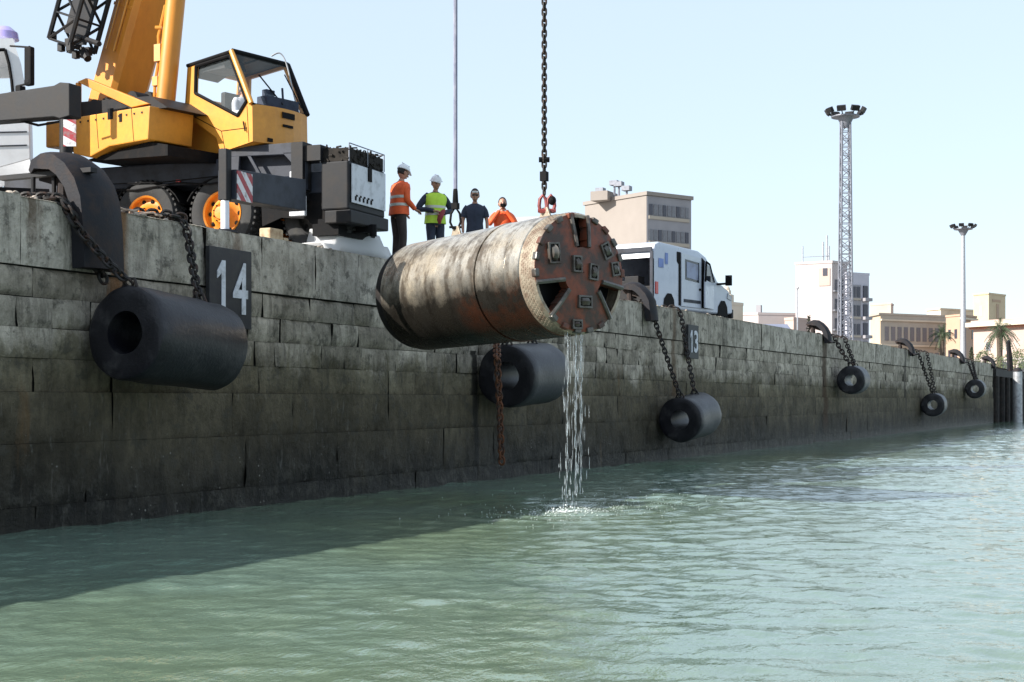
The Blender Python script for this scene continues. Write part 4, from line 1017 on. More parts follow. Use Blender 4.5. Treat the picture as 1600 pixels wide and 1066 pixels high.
build('hoist_rope', d, M['dark'], hb)
# sling (left) and chain (right)
sl = thing('lifting_strap', Matrix.Translation(EA), 'thin grey lifting strap with swivel holding the rear of the cylinder', 'lifting strap')
eA = EA+tz*.12
d = MB(); d.path([eA+ZU*.62, PA], [.034, .034], 8); build('strap', d, mat('grey_blue_strap', (.16, .17, .24), .7, 0, (.3, .3, .36), 8, stretch=(1, 1, .3)), sl)
d = MB(); d.path([eA+ZU*.38, eA+ZU*.42, eA+ZU*.6, eA+ZU*.66], [.035, .05, .04, .03], 8); d.box((eA.x, eA.y, eA.z+.36), (.1, .1, .1)); build('swivel', d, M['black'], sl, smooth=30)
d = MB(); d.path([eA+ZU*.34, eA+RT*.07+ZU*.24, eA+RT*.085+ZU*.1, eA+RT*.04, eA-RT*.04, eA-RT*.085+ZU*.1, eA-RT*.07+ZU*.24], .022, 6, closed=True); d.tube(eA-RT*.1+ZU*.02, eA+RT*.1+ZU*.02, .02, n=6); build('shackle', d, M['black'], sl)
lc2 = thing('lifting_chain', Matrix.Translation(EB), 'heavy black chain with red shackle holding the cutter end', 'chain')
eB = EB+tz*.12
d = MB(); chain_mb(d, [eB+ZU*.28, PB], .12, .015, .031, 6); build('links', d, M['chain'], lc2)
d = MB(); d.tube(eB+ZU*.75-RT*.08, eB+ZU*.75+RT*.08, .04, n=8); d.box((eB.x, eB.y, eB.z+.5), (.1, .1, .14)); build('coupling', d, M['black'], lc2, smooth=30)
d = MB()
for off in (-.02, .10): 
    c_ = eB+RT*off; d.path([c_+ZU*.22, c_+RT*.045+ZU*.16, c_+RT*.055+ZU*.06, c_+RT*.035-ZU*.03, c_-RT*.035-ZU*.03, c_-RT*.055+ZU*.06, c_-RT*.045+ZU*.16], .027, 8, closed=True); d.tube(c_-RT*.075-ZU*.01, c_+RT*.075-ZU*.01, .03, n=8)
build('shackle', d, M['hyred'], lc2)
d = MB(); d.sphere(tuple(eB+RT*.12+ZU*.14), (.06, .06, .07), 10, 8); build('swivel', d, M['black'], lc2)

# ------------------------------------------------------------------ falling water
m, nt, p = newmat('falling_water'); p.inputs['Base Color'].default_value = (.8, .85, .88, 1); p.inputs['Roughness'].default_value = .08; p.inputs['IOR'].default_value = 1.33; p.inputs['Transmission Weight'].default_value = .8
M['drops'] = m
d = MB(); src = [W(884, 524, 21.5), W(900, 522, 21.4), W(893, 526, 21.7)]
src = [TM @ Vector((-.05, -R*.22, -R*.94)), TM @ Vector((.0, .02, -R*.97)), TM @ Vector((-.02, -.06, -R*.97))]
for k in range(170):
    a = src[k % 3]; f_ = random.random()**.8; z = a.z*(1-f_)+.02
    spread = .03+.13*f_; x_ = a.x+random.gauss(0, spread*.5)-.04*f_; y_ = a.y+random.gauss(0, spread*.5); 
    r_ = random.uniform(.002, .005)*(1+.5*f_); ln = random.uniform(.06, .22)*(1.6-f_)
    d.path([(x_, y_, z+ln), (x_+random.uniform(-.01, .01), y_, z+ln*.45), (x_, y_, max(z, .0))], [r_*.4, r_, r_*.6], 5)
for a in src:
    for q in range(3):
        pts = []; rs = []
        for i in range(26):
            f_ = i/25*.9; pts.append((a.x+.05*noise.noise(Vector((i*.5, q*7, a.x)))-.04*f_, a.y+.035*noise.noise(Vector((i*.5, q*7+3, a.y))), a.z*(1-f_))); rs.append(.001+.006*abs(noise.noise(Vector((i*.8, q*3, a.y*9)))))
        d.path(pts, rs, 5)
tag(build('falling_water', d, M['drops'], smooth=60), 'thin streams of water pouring from the cutter head into the harbour', 'water', None, 'stuff')
# splash and foam where it lands
m, nt, p = newmat('white_foam'); p.inputs['Base Color'].default_value = (.6, .64, .62, 1); p.inputs['Roughness'].default_value = .5; M['foam'] = m
d = MB(); cx, cy = src[0].x-.05, src[0].y
for k in range(1300):
    r_ = abs(random.gauss(0, .7 if k % 3 else 1.7))+.02; a = random.random()*2*PI; x_, y_ = cx+r_*math.cos(a)*1.5+r_*.9, cy+r_*math.sin(a)*.7
    s = random.uniform(.004, .015)*(1.2 if r_ < .3 else .7); zz_ = wave(x_, y_)
    d.sphere((x_, y_, zz_+.006), (s*random.uniform(1, 2.4), s, s*.35), 6, 4)
for k in range(60):
    r_ = abs(random.gauss(0, .3)); a = random.random()*2*PI; x_, y_ = cx+r_*math.cos(a), cy+r_*math.sin(a)
    s = random.uniform(.006, .014); d.sphere((x_, y_, random.uniform(.02, .12)*math.exp(-r_*3)), s, 6, 4)
tag(build('foam', d, M['foam'], smooth=60), 'white splash of foam under the falling water', 'foam', None, 'stuff')

# ------------------------------------------------------------------ people
def skinned(verts, edges, radii, lvl=1):
    me = bpy.data.meshes.new('s'); me.from_pydata(verts, edges, []); o = bpy.data.objects.new('s', me); COL.objects.link(o)
    o.modifiers.new('skin', 'SKIN'); ss = o.modifiers.new('sub', 'SUBSURF'); ss.levels = lvl; ss.render_levels = lvl
    if not me.skin_vertices: 
        pass
    for i, r_ in enumerate(radii): me.skin_vertices[0].data[i].radius = (r_, r_)
    me.skin_vertices[0].data[0].use_root = True
    dg = bpy.context.evaluated_depsgraph_get(); dg.update(); out_ = bpy.data.meshes.new_from_object(o.evaluated_get(dg)); bpy.data.objects.remove(o); return out_
def person(pos, heading, label, arms, H=1.78, legs=None, top='navy', bottom='navy', vest=None, sleeves='long', head='helmet', head_turn=0, head_tilt=0, lean=0, group='workers watching from the quay edge', seated=False, parent=None):
    """local: x forward, y left, z up; arms = ((elbow, wrist, hand dir) left, right)"""
    fr = Frame(pos, heading); t = thing('person', fr, label, 'person', group) if parent is None else parent
    k = H/1.78; V = lambda *a: Vector(a)*k
    if legs is None: legs = ((( .02, .10, .50), (.0, .115, .09)), ((.03, -.10, .50), (.0, -.12, .09)))
    pel = V(0, 0, .93); chest = V(lean*.5, 0, 1.25); nb_ = V(lean*.9+.0, 0, 1.47); hd = V(lean+.03, 0, 1.56)
    if seated: pel = V(0, 0, .93)
    shl, shr = V(lean*.8, .175, 1.41), V(lean*.8, -.175, 1.41)
    aL, aR = arms
    verts = [pel, V(lean*.25, 0, 1.08), chest, nb_, hd, shl, V(*aL[0]), V(*aL[1]), shr, V(*aR[0]), V(*aR[1]), V(0, .09, .86), V(*legs[0][0]), V(*legs[0][1]), V(0, -.09, .86), V(*legs[1][0]), V(*legs[1][1])]
    verts += [verts[13]+V(.15, .02, -.05), verts[16]+V(.15, -.02, -.05)]
    edges = [(0, 1), (1, 2), (2, 3), (3, 4), (2, 5), (5, 6), (6, 7), (2, 8), (8, 9), (9, 10), (0, 11), (11, 12), (12, 13), (0, 14), (14, 15), (15, 16), (13, 17), (16, 18)]
    rad = [  .13, .12, .13, .062, .058, .055, .04, .027, .055, .04, .027, .085, .055, .04, .085, .055, .04, .035, .035]
    me = skinned(verts, edges, [r_*k for r_ in rad])
    mb = MB(); mb.addmesh(me)
    # head with face
    hc = V(lean+.04, 0, 1.645); Hm = Matrix.Translation(hc) @ Matrix.Rotation(math.radians(head_turn), 4, 'Z') @ Matrix.Rotation(math.radians(head_tilt), 4, 'Y') @ Matrix.Scale(k*1.08, 4)
    st_ = len(mb.v); mb.sphere((0, 0, 0), (.095, .076, .118), 20, 14)
    for v in mb.v[st_:]:
        if v.z < -.03 and v.x < .03: v.x += (-.03-v.z)*.35                 # jaw line
        if v.z < -.05: v.y *= .82; 
        if v.x > .06 and abs(v.y) < .02 and -.035 < v.z < .02: v.x += .022  # nose
        if v.x > .05 and .02 < abs(v.y) < .05 and 0 < v.z < .03: v.x -= .01
    for i in range(st_, len(mb.v)): mb.v[i] = Hm @ mb.v[i]
    mb.path([Hm @ Vector((.088, 0, .012)), Hm @ Vector((.115, 0, -.022)), Hm @ Vector((.095, 0, -.032))], [.008*k, .014*k, .006*k], 6)
    for s in (-1, 1): mb.sphere((-.005, s*.079, -.005), (.02, .010, .032), 8, 6, Hm)
    mb.sphere((.088, 0, -.06), (.012, .025, .008), 8, 6, Hm)
    mb.cur = 1
    for s in (-1, 1): mb.sphere((.083, s*.031, .012), (.010, .014, .008), 8, 6, Hm)
    mb.cur = 0
    mb.mi = mb.mi
    # hands: palm, four unequal fingers and a thumb from the side of the palm
    for (wr, hdv, side) in ((V(*aL[1]), Vector(aL[2]).normalized(), 1), (V(*aR[1]), Vector(aR[2]).normalized(), -1)):
        up_ = Vector((0, 0, 1)) if abs(hdv.z) < .8 else Vector((1, 0, 0)); sd_ = hdv.cross(up_).normalized(); pn = sd_.cross(hdv).normalized()
        a = wr; b = wr+hdv*.085*k; mb.path([a, a.lerp(b, .4), b], [.026*k, .036*k, .036*k], 10, sq=.55)
        for q, ln in enumerate((.068, .078, .072, .055)):
            o_ = b+sd_*(.028-.0187*q)*k; m1 = o_+hdv*ln*.5*k-pn*.008*k; m2 = o_+hdv*ln*.85*k-pn*.03*k; mb.path([b+sd_*(.022-.015*q)*k-hdv*.01, o_, m1, m2], [.009*k, .0095*k, .0085*k, .0065*k], 6)
        tb_ = a.lerp(b, .35)+sd_*.03*k; mb.path([a.lerp(b, .3)+sd_*.02*k, tb_+hdv*.02*k+sd_*.018*k, tb_+hdv*.055*k+sd_*.024*k-pn*.012*k], [.013*k, .012*k, .008*k], 6)
    build('body', mb, [M['skin'], M['eye']], t, space='l', smooth=60)
    if parent is not None and False: return
    # trousers
    d = MB(); d.loft([(0, 0, .84*k, .115*k, .165*k), (0, 0, .92*k, .125*k, .18*k), (0, 0, 1.02*k, .118*k, .165*k)], 16)
    for (kn, an), s in ((legs[0], 1), (legs[1], -1)):
        kn, an = V(*kn), V(*an); p_, r_ = crom([V(0, s*.085, .92), V(0, s*.09, .80), kn, kn.lerp(an, .5), an+V(0, 0, -.01) if not seated else an], [.10*k, .098*k, .072*k, .066*k, .064*k]); d.path(p_, r_, 12)
    build('trousers', d, M[bottom], t, space='l', smooth=60)
    for (kn, an), s in ((legs[0], 1), (legs[1], -1)):
        an = V(*an); d = MB(); d.path([an+V(-.07, 0, -.045), an+V(-.02, 0, -.02), an+V(.08, s*.01, -.045), an+V(.17, s*.02, -.06)], [.035*k, .05*k, .045*k, .03*k], 10); build('boot', d, M['shoe'], t, space='l', smooth=60)
    # shirt: torso and sleeves
    def torso(e=0., z0=.93, z1=1.49, slack=0):
        L_ = lean
        return [(L_*.1, 0, z0*k, (.128+e+slack)*k, (.178+e+slack)*k), (L_*.25, 0, 1.08*k, (.122+e+slack*.6)*k, (.165+e+slack*.5)*k), (L_*.5, 0, 1.22*k, (.128+e)*k, (.182+e)*k), (L_*.7, 0, 1.34*k, (.13+e)*k, (.218+e)*k), (L_*.8, 0, 1.42*k, (.11+e)*k, (.205+e)*k), (L_*.88, 0, 1.46*k, (.08+e)*k, (.13+e)*k), (L_*.92, 0, z1*k, (.055+e)*k, (.062+e)*k)]
    d = MB(); d.loft(torso(), 20)
    for (el, wr, hh_), sh_, s in ((arms[0], shl, 1), (arms[1], shr, -1)):
        el, wr = V(*el), V(*wr)
        if sleeves == 'long': pp = [sh_+V(0, -s*.04, .0), sh_.lerp(el, .3), el, el.lerp(wr, .5), el.lerp(wr, .93)]; rr_ = [.075*k, .068*k, .055*k, .047*k, .040*k]
        else: pp = [sh_+V(0, -s*.04, .0), sh_.lerp(el, .3), sh_.lerp(el, .72)]; rr_ = [.076*k, .07*k, .066*k]
        p_, r_ = crom(pp, rr_); d.path(p_, r_, 12)
    build('shirt', d, M[top], t, space='l', smooth=60)
    if vest:
        d = MB(); d.loft(torso(.016, .88, 1.47, .02), 20); vs_ = build('hi_vis_vest', d, M[vest], t, space='l', smooth=60)
        for (za, zb) in ((1.03, 1.08), (1.17, 1.22)):
            d = MB()
            def rad_at(z):
                T_ = [(q[2]/k, q[3], q[4], q[0]) for q in torso(.022, .88, 1.47, .02)]
                for i in range(len(T_)-1):
                    if T_[i][0] <= z <= T_[i+1][0]:
                        f_ = (z-T_[i][0])/(T_[i+1][0]-T_[i][0]); return [T_[i][j]*(1-f_)+T_[i+1][j]*f_ for j in (1, 2, 3)]
            a_, b_ = rad_at(za), rad_at(zb); d.loft([(a_[2], 0, za*k, a_[0], a_[1]), (b_[2], 0, zb*k, b_[0], b_[1])], 20); o = build('reflective_band', d, M['reflect'], t, space='l', smooth=60); o.parent = vs_
    # headgear and hair
    if head == 'helmet':
        d = MB(); d.sphere((-.005, 0, .045), (.118, .098, .105), 20, 12)
        d.v = [v for v in d.v]
        for v in d.v: 
            if v.z < .045: v.z = .045
        d.v = [Hm @ v for v in d.v]; d.lathe([(0, .06), (0, .118), (.012, .118), (.012, .06)], Hm @ Matrix.Translation((.0, 0, .04)) @ Matrix.Rotation(-PI/2, 4, 'Y'), 20, cap=False)
        d.path([Hm @ Vector((.10, -.05, .045)), Hm @ Vector((.155, 0, .035)), Hm @ Vector((.10, .05, .045))], [.012, .016, .012], 6); d.box((0, 0, .15), (.16, .02, .012), Hm); build('helmet', d, M['helmet'], t, space='l', smooth=50)
    d = MB(); d.sphere((-.018, 0, .02), (.09, .081, .105) if head == 'helmet' else (.096, .086, .118), 16, 10)
    for v in d.v:
        if v.x > .03 and v.z < .085: v.x = min(v.x, .03)
        if v.z < -.05: v.z = -.05
    d.v = [Hm @ v for v in d.v]; build('hair', d, M['hair'], t, space='l', smooth=60)
    if head == 'glasses':
        d = MB(); d.box((.098, 0, .075), (.03, .11, .03), Hm); build('raised_glasses', d, M['helmet'], t, space='l', smooth=0)
        d = MB(); d.box((.097, 0, .014), (.02, .12, .03), Hm); build('sunglasses', d, M['eye'], t, space='l', smooth=0, bevel=.004)
    return t, k
def spot(px, Y): q = onY(px, 400, Y); return (q.x, Y, QZ)
rel_down = lambda x, s: ((x-.02, s*.25, 1.13), (x+.10, s*.25, .90), (.2, 0, -1))
person(spot(623, .3), -28, 'person in orange hi-vis jacket and white helmet beside the crane bumper',
       (((.04, .22, 1.13), (.22, .20, .95), (.8, -.1, -.4)), ((.05, -.22, 1.13), (.24, -.17, .98), (.8, .1, -.3))), H=1.84, top='orange', bottom='brown', vest='orange', head='helmet', head_tilt=22, lean=.05)
person(spot(680, .25), -128, 'person in lime hi-vis vest holding maroon gloves at the waist',
       (((-.02, .34, 1.16), (.21, .08, 1.06), (.4, -1, -.1)), ((-.02, -.34, 1.16), (.20, -.09, 1.10), (.4, 1, -.2))), H=1.80, top='navy', bottom='navy', vest='lime', head='helmet', head_tilt=15)
t_ = bpy.data.objects['person.001'] if 'person.001' in bpy.data.objects else None
d = MB(); gl = ROOT['person.001'] if 'person.001' in ROOT else Matrix()
d.path([gl @ Vector((.25, .07, 1.13)), gl @ Vector((.28, .01, 1.05)), gl @ Vector((.27, -.03, .93)), gl @ Vector((.27, -.02, .86))], [.05, .075, .06, .03], 10, sq=.5)
tag(build('work_gloves', d, M['maroon'], smooth=60), 'maroon work gloves held by the person in the lime vest', 'gloves')
person(spot(742, .3), -150, 'person in dark navy short sleeved shirt with sunglasses, hands down',
       (((.0, .25, 1.13), (.08, .24, .88), (.15, 0, -1)), ((.0, -.25, 1.13), (.08, -.24, .88), (.15, 0, -1))), H=1.80, top='navy', bottom='navy', sleeves='short', head='glasses', head_tilt=10)
person(spot(785, .3), -150, 'person in bright orange shirt raising both hands to the face with a camera',
       (((.12, .27, 1.22), (.17, .06, 1.50), (-.1, -.6, .8)), ((.12, -.27, 1.22), (.17, -.06, 1.50), (-.1, .6, .8))), H=1.79, top='orange', bottom='brown', sleeves='long', head='none')
pm = [n for n in ROOT if n.startswith('person')][-1]
d = MB(); d.box((.225, 0, 1.60), (.05, .12, .07), ROOT[pm]); d.tube(ROOT[pm] @ Vector((.25, 0, 1.6)), ROOT[pm] @ Vector((.29, 0, 1.6)), .028, n=12)
tag(build('camera_in_hand', d, M['black'], smooth=30, bevel=.006), 'small black camera held up by the person in the orange shirt', 'camera')
# operator seated in the cab
sp = S.w(sx-.02, yc+.55, sz+.05-.93)
person(tuple(sp), -102, 'crane operator in a pale shirt seated in the yellow cab',
       (((.10, .25, 1.15), (.36, .20, 1.15), (1, 0, 0)), ((.10, -.25, 1.15), (.36, -.18, 1.15), (1, 0, 0))), H=1.66, legs=(((.42, .12, .93), (.50, .12, .58)), ((.42, -.12, .93), (.50, -.12, .58))), top='ltshirt', bottom='navy', head='none', group=None, seated=True)

# ------------------------------------------------------------------ van
M['b_blue0'] = mat('blue_tinted_pane', (.16, .2, .34), .2, 0, (.1, .12, .2), 3)
vr = W(1021, 480, 43.5)
VF = Frame((vr.x, vr.y, QZ), -9)
vn = thing('panel_van', VF, 'white high-roofed panel van with its rear standing open on the quay', 'van')
# side profile (x forward from rear, z)
vp = [(0, .45), (0, 1.9), (.12, 2.32), (.4, 2.42), (3.0, 2.36), (3.55, 2.2), (4.35, 1.45), (5.2, 1.18), (5.45, .9), (5.5, .42), (4.95, .36), (.3, .36)]
Wv = 1.95
def vsec(y, ins=0): return [VF.w(x, y, z) for x, z in vp]
d = MB(); n = len(vp)
rings = []
for y, e in ((0, .06), (.03, .015), (.08, 0), (Wv-.08, 0), (Wv-.03, .015), (Wv, .06)):
    c_ = (2.6, 1.2); rings.append([VF.w(x+(c_[0]-x)*e*.25, y, z+(c_[1]-z)*e) for x, z in vp])
vs = [v for r_ in rings for v in r_]
fs = [tuple(range(n))[::-1], tuple(5*n+i for i in range(n))]
for r_ in range(5):
    for i in range(n):
        if i == 0: continue                              # rear stays open
        j = (i+1) % n; fs.append((r_*n+i, r_*n+j, (r_+1)*n+j, (r_+1)*n+i))
d.add(vs, fs); vb = build('body', d, M['blueoff'], vn, smooth=30)
def vplate(name, pts, mt, th=.012, off=-.008, par=None, bev=0):
    d = MB(); d.prism([VF.w(x, off, z) for x, z in pts], VF.y*-th); o = build(name, d, mt, vn, smooth=0, bevel=bev); 
    if par: o.parent = par
    return o
vplate('side_door_gap', [(1.62, .5), (1.74, .5), (1.74, 2.2), (1.5, 2.2), (1.5, 1.9), (1.62, 1.8)], M['black'])
sdr = vplate('sliding_door', [(1.76, .48), (3.1, .48), (3.1, 1.5), (3.1, 2.12), (1.76, 2.2)], M['blueoff'], .03, -.01, bev=.01)
vplate('window', [(2.0, 1.35), (2.95, 1.3), (2.95, 1.95), (2.0, 2.0)], M['dglass'], .008, -.042, sdr)
vplate('window_panel', [(2.08, 1.42), (2.87, 1.37), (2.87, 1.88), (2.08, 1.93)], M['b_blue0'], .006, -.052, sdr)
vplate('handle', [(2.95, 1.05), (3.05, 1.05), (3.05, 1.12), (2.95, 1.12)], M['black'], .03, -.042, sdr)
vplate('front_door_opening', [(3.2, .5), (3.9, .5), (4.0, 1.35), (3.6, 1.95), (3.2, 2.15)], M['black'])
vplate('wheel_arch', [(4.35, .3), (4.4, .62), (4.62, .82), (4.88, .82), (5.05, .62), (5.1, .3)], M['black'])
vplate('wheel_arch', [(.6, .3), (.66, .66), (.88, .84), (1.12, .84), (1.3, .66), (1.36, .3)], M['black'])
vplate('trim_strip', [(1.9, .62), (3.05, .62), (3.05, .72), (1.9, .72)], M['greyblue'], .01, -.045, sdr)
# open front door, swung out
d = MB(); hp = VF.w(4.05, -.03, 0); dvx = (VF.x*-.985 - VF.y*.17).normalized()
def DP(s, z): return hp+dvx*s+ZU*z
d.frameprism([DP(0, .5), DP(.95, .5), DP(.95, 1.35), DP(.85, 2.0), DP(.5, 1.95), DP(0, 1.4)], [DP(.08, 1.36), DP(.45, 1.37), DP(.85, 1.4), DP(.78, 1.92), DP(.52, 1.86), DP(.08, 1.42)], dvx.cross(ZU)*.05)
fd = build('front_door', d, M['blueoff'], vn, smooth=0)
d = MB()
for a, b in ((DP(0, 1.4), DP(.5, 1.95)), (DP(.5, 1.95), DP(.85, 2.0)), (DP(.85, 2.0), DP(.95, 1.35))): d.tube(a, b, .035, n=6)
o = build('door_frame', d, M['black'], vn); o.parent = fd
d = MB(); mq = VF.w(4.55, -.32, 1.38); d.box((0, 0, 0), (.12, .2, .34), Matrix.Translation(mq+ZU*.1)); d.tube(mq, VF.w(4.3, 0, 1.35), .04, n=6); build('mirror', d, M['black'], vn, smooth=30, bevel=.0)
d = MB(); d.prism([VF.w(.1, -.03, .78), VF.w(.1, -.03, 1.16), VF.w(.1, .02, 1.16), VF.w(.1, .02, .78)], VF.x*.17); build('tail_lamp', d, M['lens_red'], vn, smooth=0, bevel=.015)
d = MB(); d.box((-.06, Wv/2, .42), (.14, Wv, .2), VF); build('rear_bumper', d, M['dark'], vn, smooth=0, bevel=.02)
d = MB(); d.box((5.5, Wv/2, .42), (.14, Wv, .3), VF); build('front_bumper', d, M['dark'], vn, smooth=0, bevel=.02)
for lx in (.98, 4.72):
    for ly in (.14, Wv-.14):
        c_ = VF.w(lx, ly, .35); Mx = Matrix.Translation(c_) @ VF.M.to_3x3().to_4x4() @ Matrix.Rotation(PI/2, 4, 'Z')
        d = MB(); d.lathe([(-.13, .2), (-.13, .3), (-.08, .345), (.08, .345), (.13, .3), (.13, .2)], Mx, 26, cap=False); o = build('wheel', d, M['tyre'], vn); d = MB(); d.lathe([(-.1, .01), (-.1, .2), (.1, .2), (.1, .01)], Mx, 20, cap=False); o2 = build('rim', d, M['steel'], vn); o2.parent = o
d = MB(); d.prism([VF.w(3.62, .12, 2.17), VF.w(4.33, .08, 1.5), VF.w(4.33, Wv-.08, 1.5), VF.w(3.62, Wv-.12, 2.17)], (VF.x*.6+ZU*.7)*.03); build('windscreen', d, M['dglass'], vn, smooth=0)
d = MB(); d.add([DP(.1, 1.37)-VF.y*.0, DP(.84, 1.41), DP(.77, 1.91), DP(.52, 1.85), DP(.1, 1.42)], [(0, 1, 2, 3, 4)]); o = build('window', d, M['dglass'], vn, smooth=0); o.parent = fd
d = MB(); d.prism([VF.w(5.05, -.01, .92), VF.w(5.38, -.01, .86), VF.w(5.4, -.01, 1.0), VF.w(5.1, -.01, 1.1)], VF.y*-.02); build('headlight', d, M['steel'], vn, smooth=0)
# interior load and rear opening frame
d = MB(); d.box((1.0, Wv/2, .6), (1.9, Wv-.3, .1), VF); build('load_floor', d, M['dark'], vn, smooth=0)
d = MB()
d.box((-.01, .06, 1.3), (.05, .1, 1.6), VF); d.box((-.01, Wv-.06, 1.3), (.05, .1, 1.6), VF); d.box((-.01, Wv/2, 2.16), (.05, Wv-.1, .14), VF)
build('rear_door_frame', d, M['greyblue'], vn, smooth=0)
d = MB()
for (x, y, z, a, b, c) in ((.5, .5, .85, .5, .5, .4), (.6, 1.2, .95, .6, .6, .6), (.4, .9, 1.25, .4, .5, .25)): d.box((x, y, z), (a, b, c), VF)
build('load_boxes', d, M['dark'], vn, smooth=0, bevel=.02)
# rear doors: two leaves swung back, with black rubbered windows
for sgn, yh, dirv in ((1, Wv, (-VF.x*.75+VF.y*.66)), (-1, .0, None)):
    if dirv is None: continue
    h_ = VF.w(-.02, yh, 0); dv = dirv.normalized(); Dq = lambda s, z: h_+dv*s+ZU*z
    d = MB(); d.frameprism([Dq(0, .5), Dq(.92, .5), Dq(.92, 1.3), Dq(.86, 2.0), Dq(.6, 2.28), Dq(0, 2.3)], [Dq(.12, 1.2), Dq(.8, 1.2), Dq(.8, 1.4), Dq(.76, 1.9), Dq(.55, 2.08), Dq(.12, 2.08)], dv.cross(ZU)*.05)
    rd = build('rear_door', d, M['dark'], vn, smooth=0)
    d = MB(); d.add([Dq(.12, 1.2)+dv.cross(ZU)*.02, Dq(.8, 1.2)+dv.cross(ZU)*.02, Dq(.76, 1.9)+dv.cross(ZU)*.02, Dq(.55, 2.08)+dv.cross(ZU)*.02, Dq(.12, 2.08)+dv.cross(ZU)*.02], [(0, 1, 2, 3, 4)]); o = build('window', d, glassm('green_glass', (.1, .35, .3), .6), vn, smooth=0); o.parent = rd
d = MB(); d.prism([VF.w(.30, -.012, 1.62), VF.w(.62, -.012, 1.62), VF.w(.62, -.012, 1.9), VF.w(.30, -.012, 1.9)], -VF.y*.006); d.prism([VF.w(.72, -.012, 1.75), VF.w(.9, -.012, 1.75), VF.w(.9, -.012, 2.1), VF.w(.72, -.012, 2.1)], -VF.y*.006); build('side_emblem', d, mat('blue_decal', (.12, .2, .5), .4), vn, smooth=0)

# second, lower white vehicle roof behind the van rear
q = W(985, 420, 52); f2 = Frame((q.x, q.y, QZ), 10)
v2 = thing('white_lorry', f2, 'white box lorry half hidden behind the open rear of the van', 'lorry')
d = MB(); d.box((0, 0, 1.75), (5, 2.1, 1.9), f2); build('cargo_box', d, M['white'], v2, smooth=0, bevel=.04)
d = MB(); d.box((0, 0, .65), (5, 1.6, .3), f2); build('chassis', d, M['dark'], v2, smooth=0)
d = MB(); d.box((0, -1.065, 2.1), (4.9, .02, .12), f2); build('stripe', d, M['red'], v2, smooth=0)
for lx in (-1.6, 1.6):
    for ly in (-.85, .85):
        Mx = Matrix.Translation(f2.w(lx, ly, .42)) @ f2.M.to_3x3().to_4x4() @ Matrix.Rotation(PI/2, 4, 'Z'); d = MB(); d.lathe([(-.14, .02), (-.14, .36), (-.08, .42), (.08, .42), (.14, .36), (.14, .02)], Mx, 24, cap=False); build('wheel', d, M['tyre'], v2)
# low pale vehicle roof seen behind the machine (x 805-860)
q = W(850, 352, 41); f3 = Frame((q.x, q.y, QZ), 20)
v3 = thing('grey_van', f3, 'pale grey van roof just showing above the hanging cylinder', 'van')
zt = q.z-QZ
vp3 = [(-2.2, .4), (-2.2, 1.6), (-2.0, zt), (1.0, zt), (1.7, zt-.7), (2.3, zt-.95), (2.4, .4)]
d = MB(); d.prism([f3.w(x, -.9, z) for x, z in vp3], f3.y*1.8); b3 = build('body', d, mat('pale_grey_paint', (.5, .5, .5), .35), v3, smooth=0, bevel=.06)
d = MB(); d.prism([f3.w(-1.9, -.915, zt-.55), f3.w(.95, -.915, zt-.55), f3.w(.85, -.915, zt-.15), f3.w(-1.8, -.915, zt-.15)], f3.y*.01); build('side_window', d, M['dglass'], v3, smooth=0)
for lx in (-1.4, 1.5):
    for ly in (-.75, .75):
        Mx = Matrix.Translation(f3.w(lx, ly, .34)) @ f3.M.to_3x3().to_4x4() @ Matrix.Rotation(PI/2, 4, 'Z'); d = MB(); d.lathe([(-.16, .02), (-.16, .3), (-.1, .34), (.1, .34), (.16, .3), (.16, .02)], Mx, 22, cap=False); build('wheel', d, M['tyre'], v3)

# ------------------------------------------------------------------ buildings in the distance
M['b_tan'] = mat('tan_render', (.285, .25, .225), .9, 0, (.24, .21, .19), .12, .4, .7, .05)
M['b_grey'] = mat('grey_lilac_render_and_shade', (.30, .29, .31), .9, 0, (.25, .24, .26), .12)  # also carries the bluish shade painted on the office block's front
M['b_white'] = mat('white_render', (.47, .41, .40), .9, 0, (.42, .365, .355), .1)
M['b_cream'] = mat('cream_render', (.62, .53, .42), .9, 0, (.52, .44, .34), .15)
M['b_pale'] = mat('pale_stone_render', (.42, .37, .31), .9, 0, (.36, .31, .26), .15)
M['b_yel'] = mat('yellow_render', (.58, .46, .31), .9, 0, (.5, .39, .26), .15)
M['b_or'] = mat('orange_render', (.46, .30, .21), .9, 0, (.4, .3, .23), .15)
M['b_pink'] = mat('pinkish_render', (.48, .36, .31), .9, 0, (.4, .3, .26), .15)
M['b_blue'] = mat('blue_slate_roof', (.2, .22, .3), .6, 0, (.16, .17, .23), .3)
M['b_glass'] = mat('window_glass_dark', (.055, .055, .075), .25, 0, bmp=0)
M['b_glass2'] = mat('window_glass_mid', (.16, .16, .18), .3, 0, bmp=0)
M['b_terr'] = mat('terracotta', (.32, .13, .08), .8)
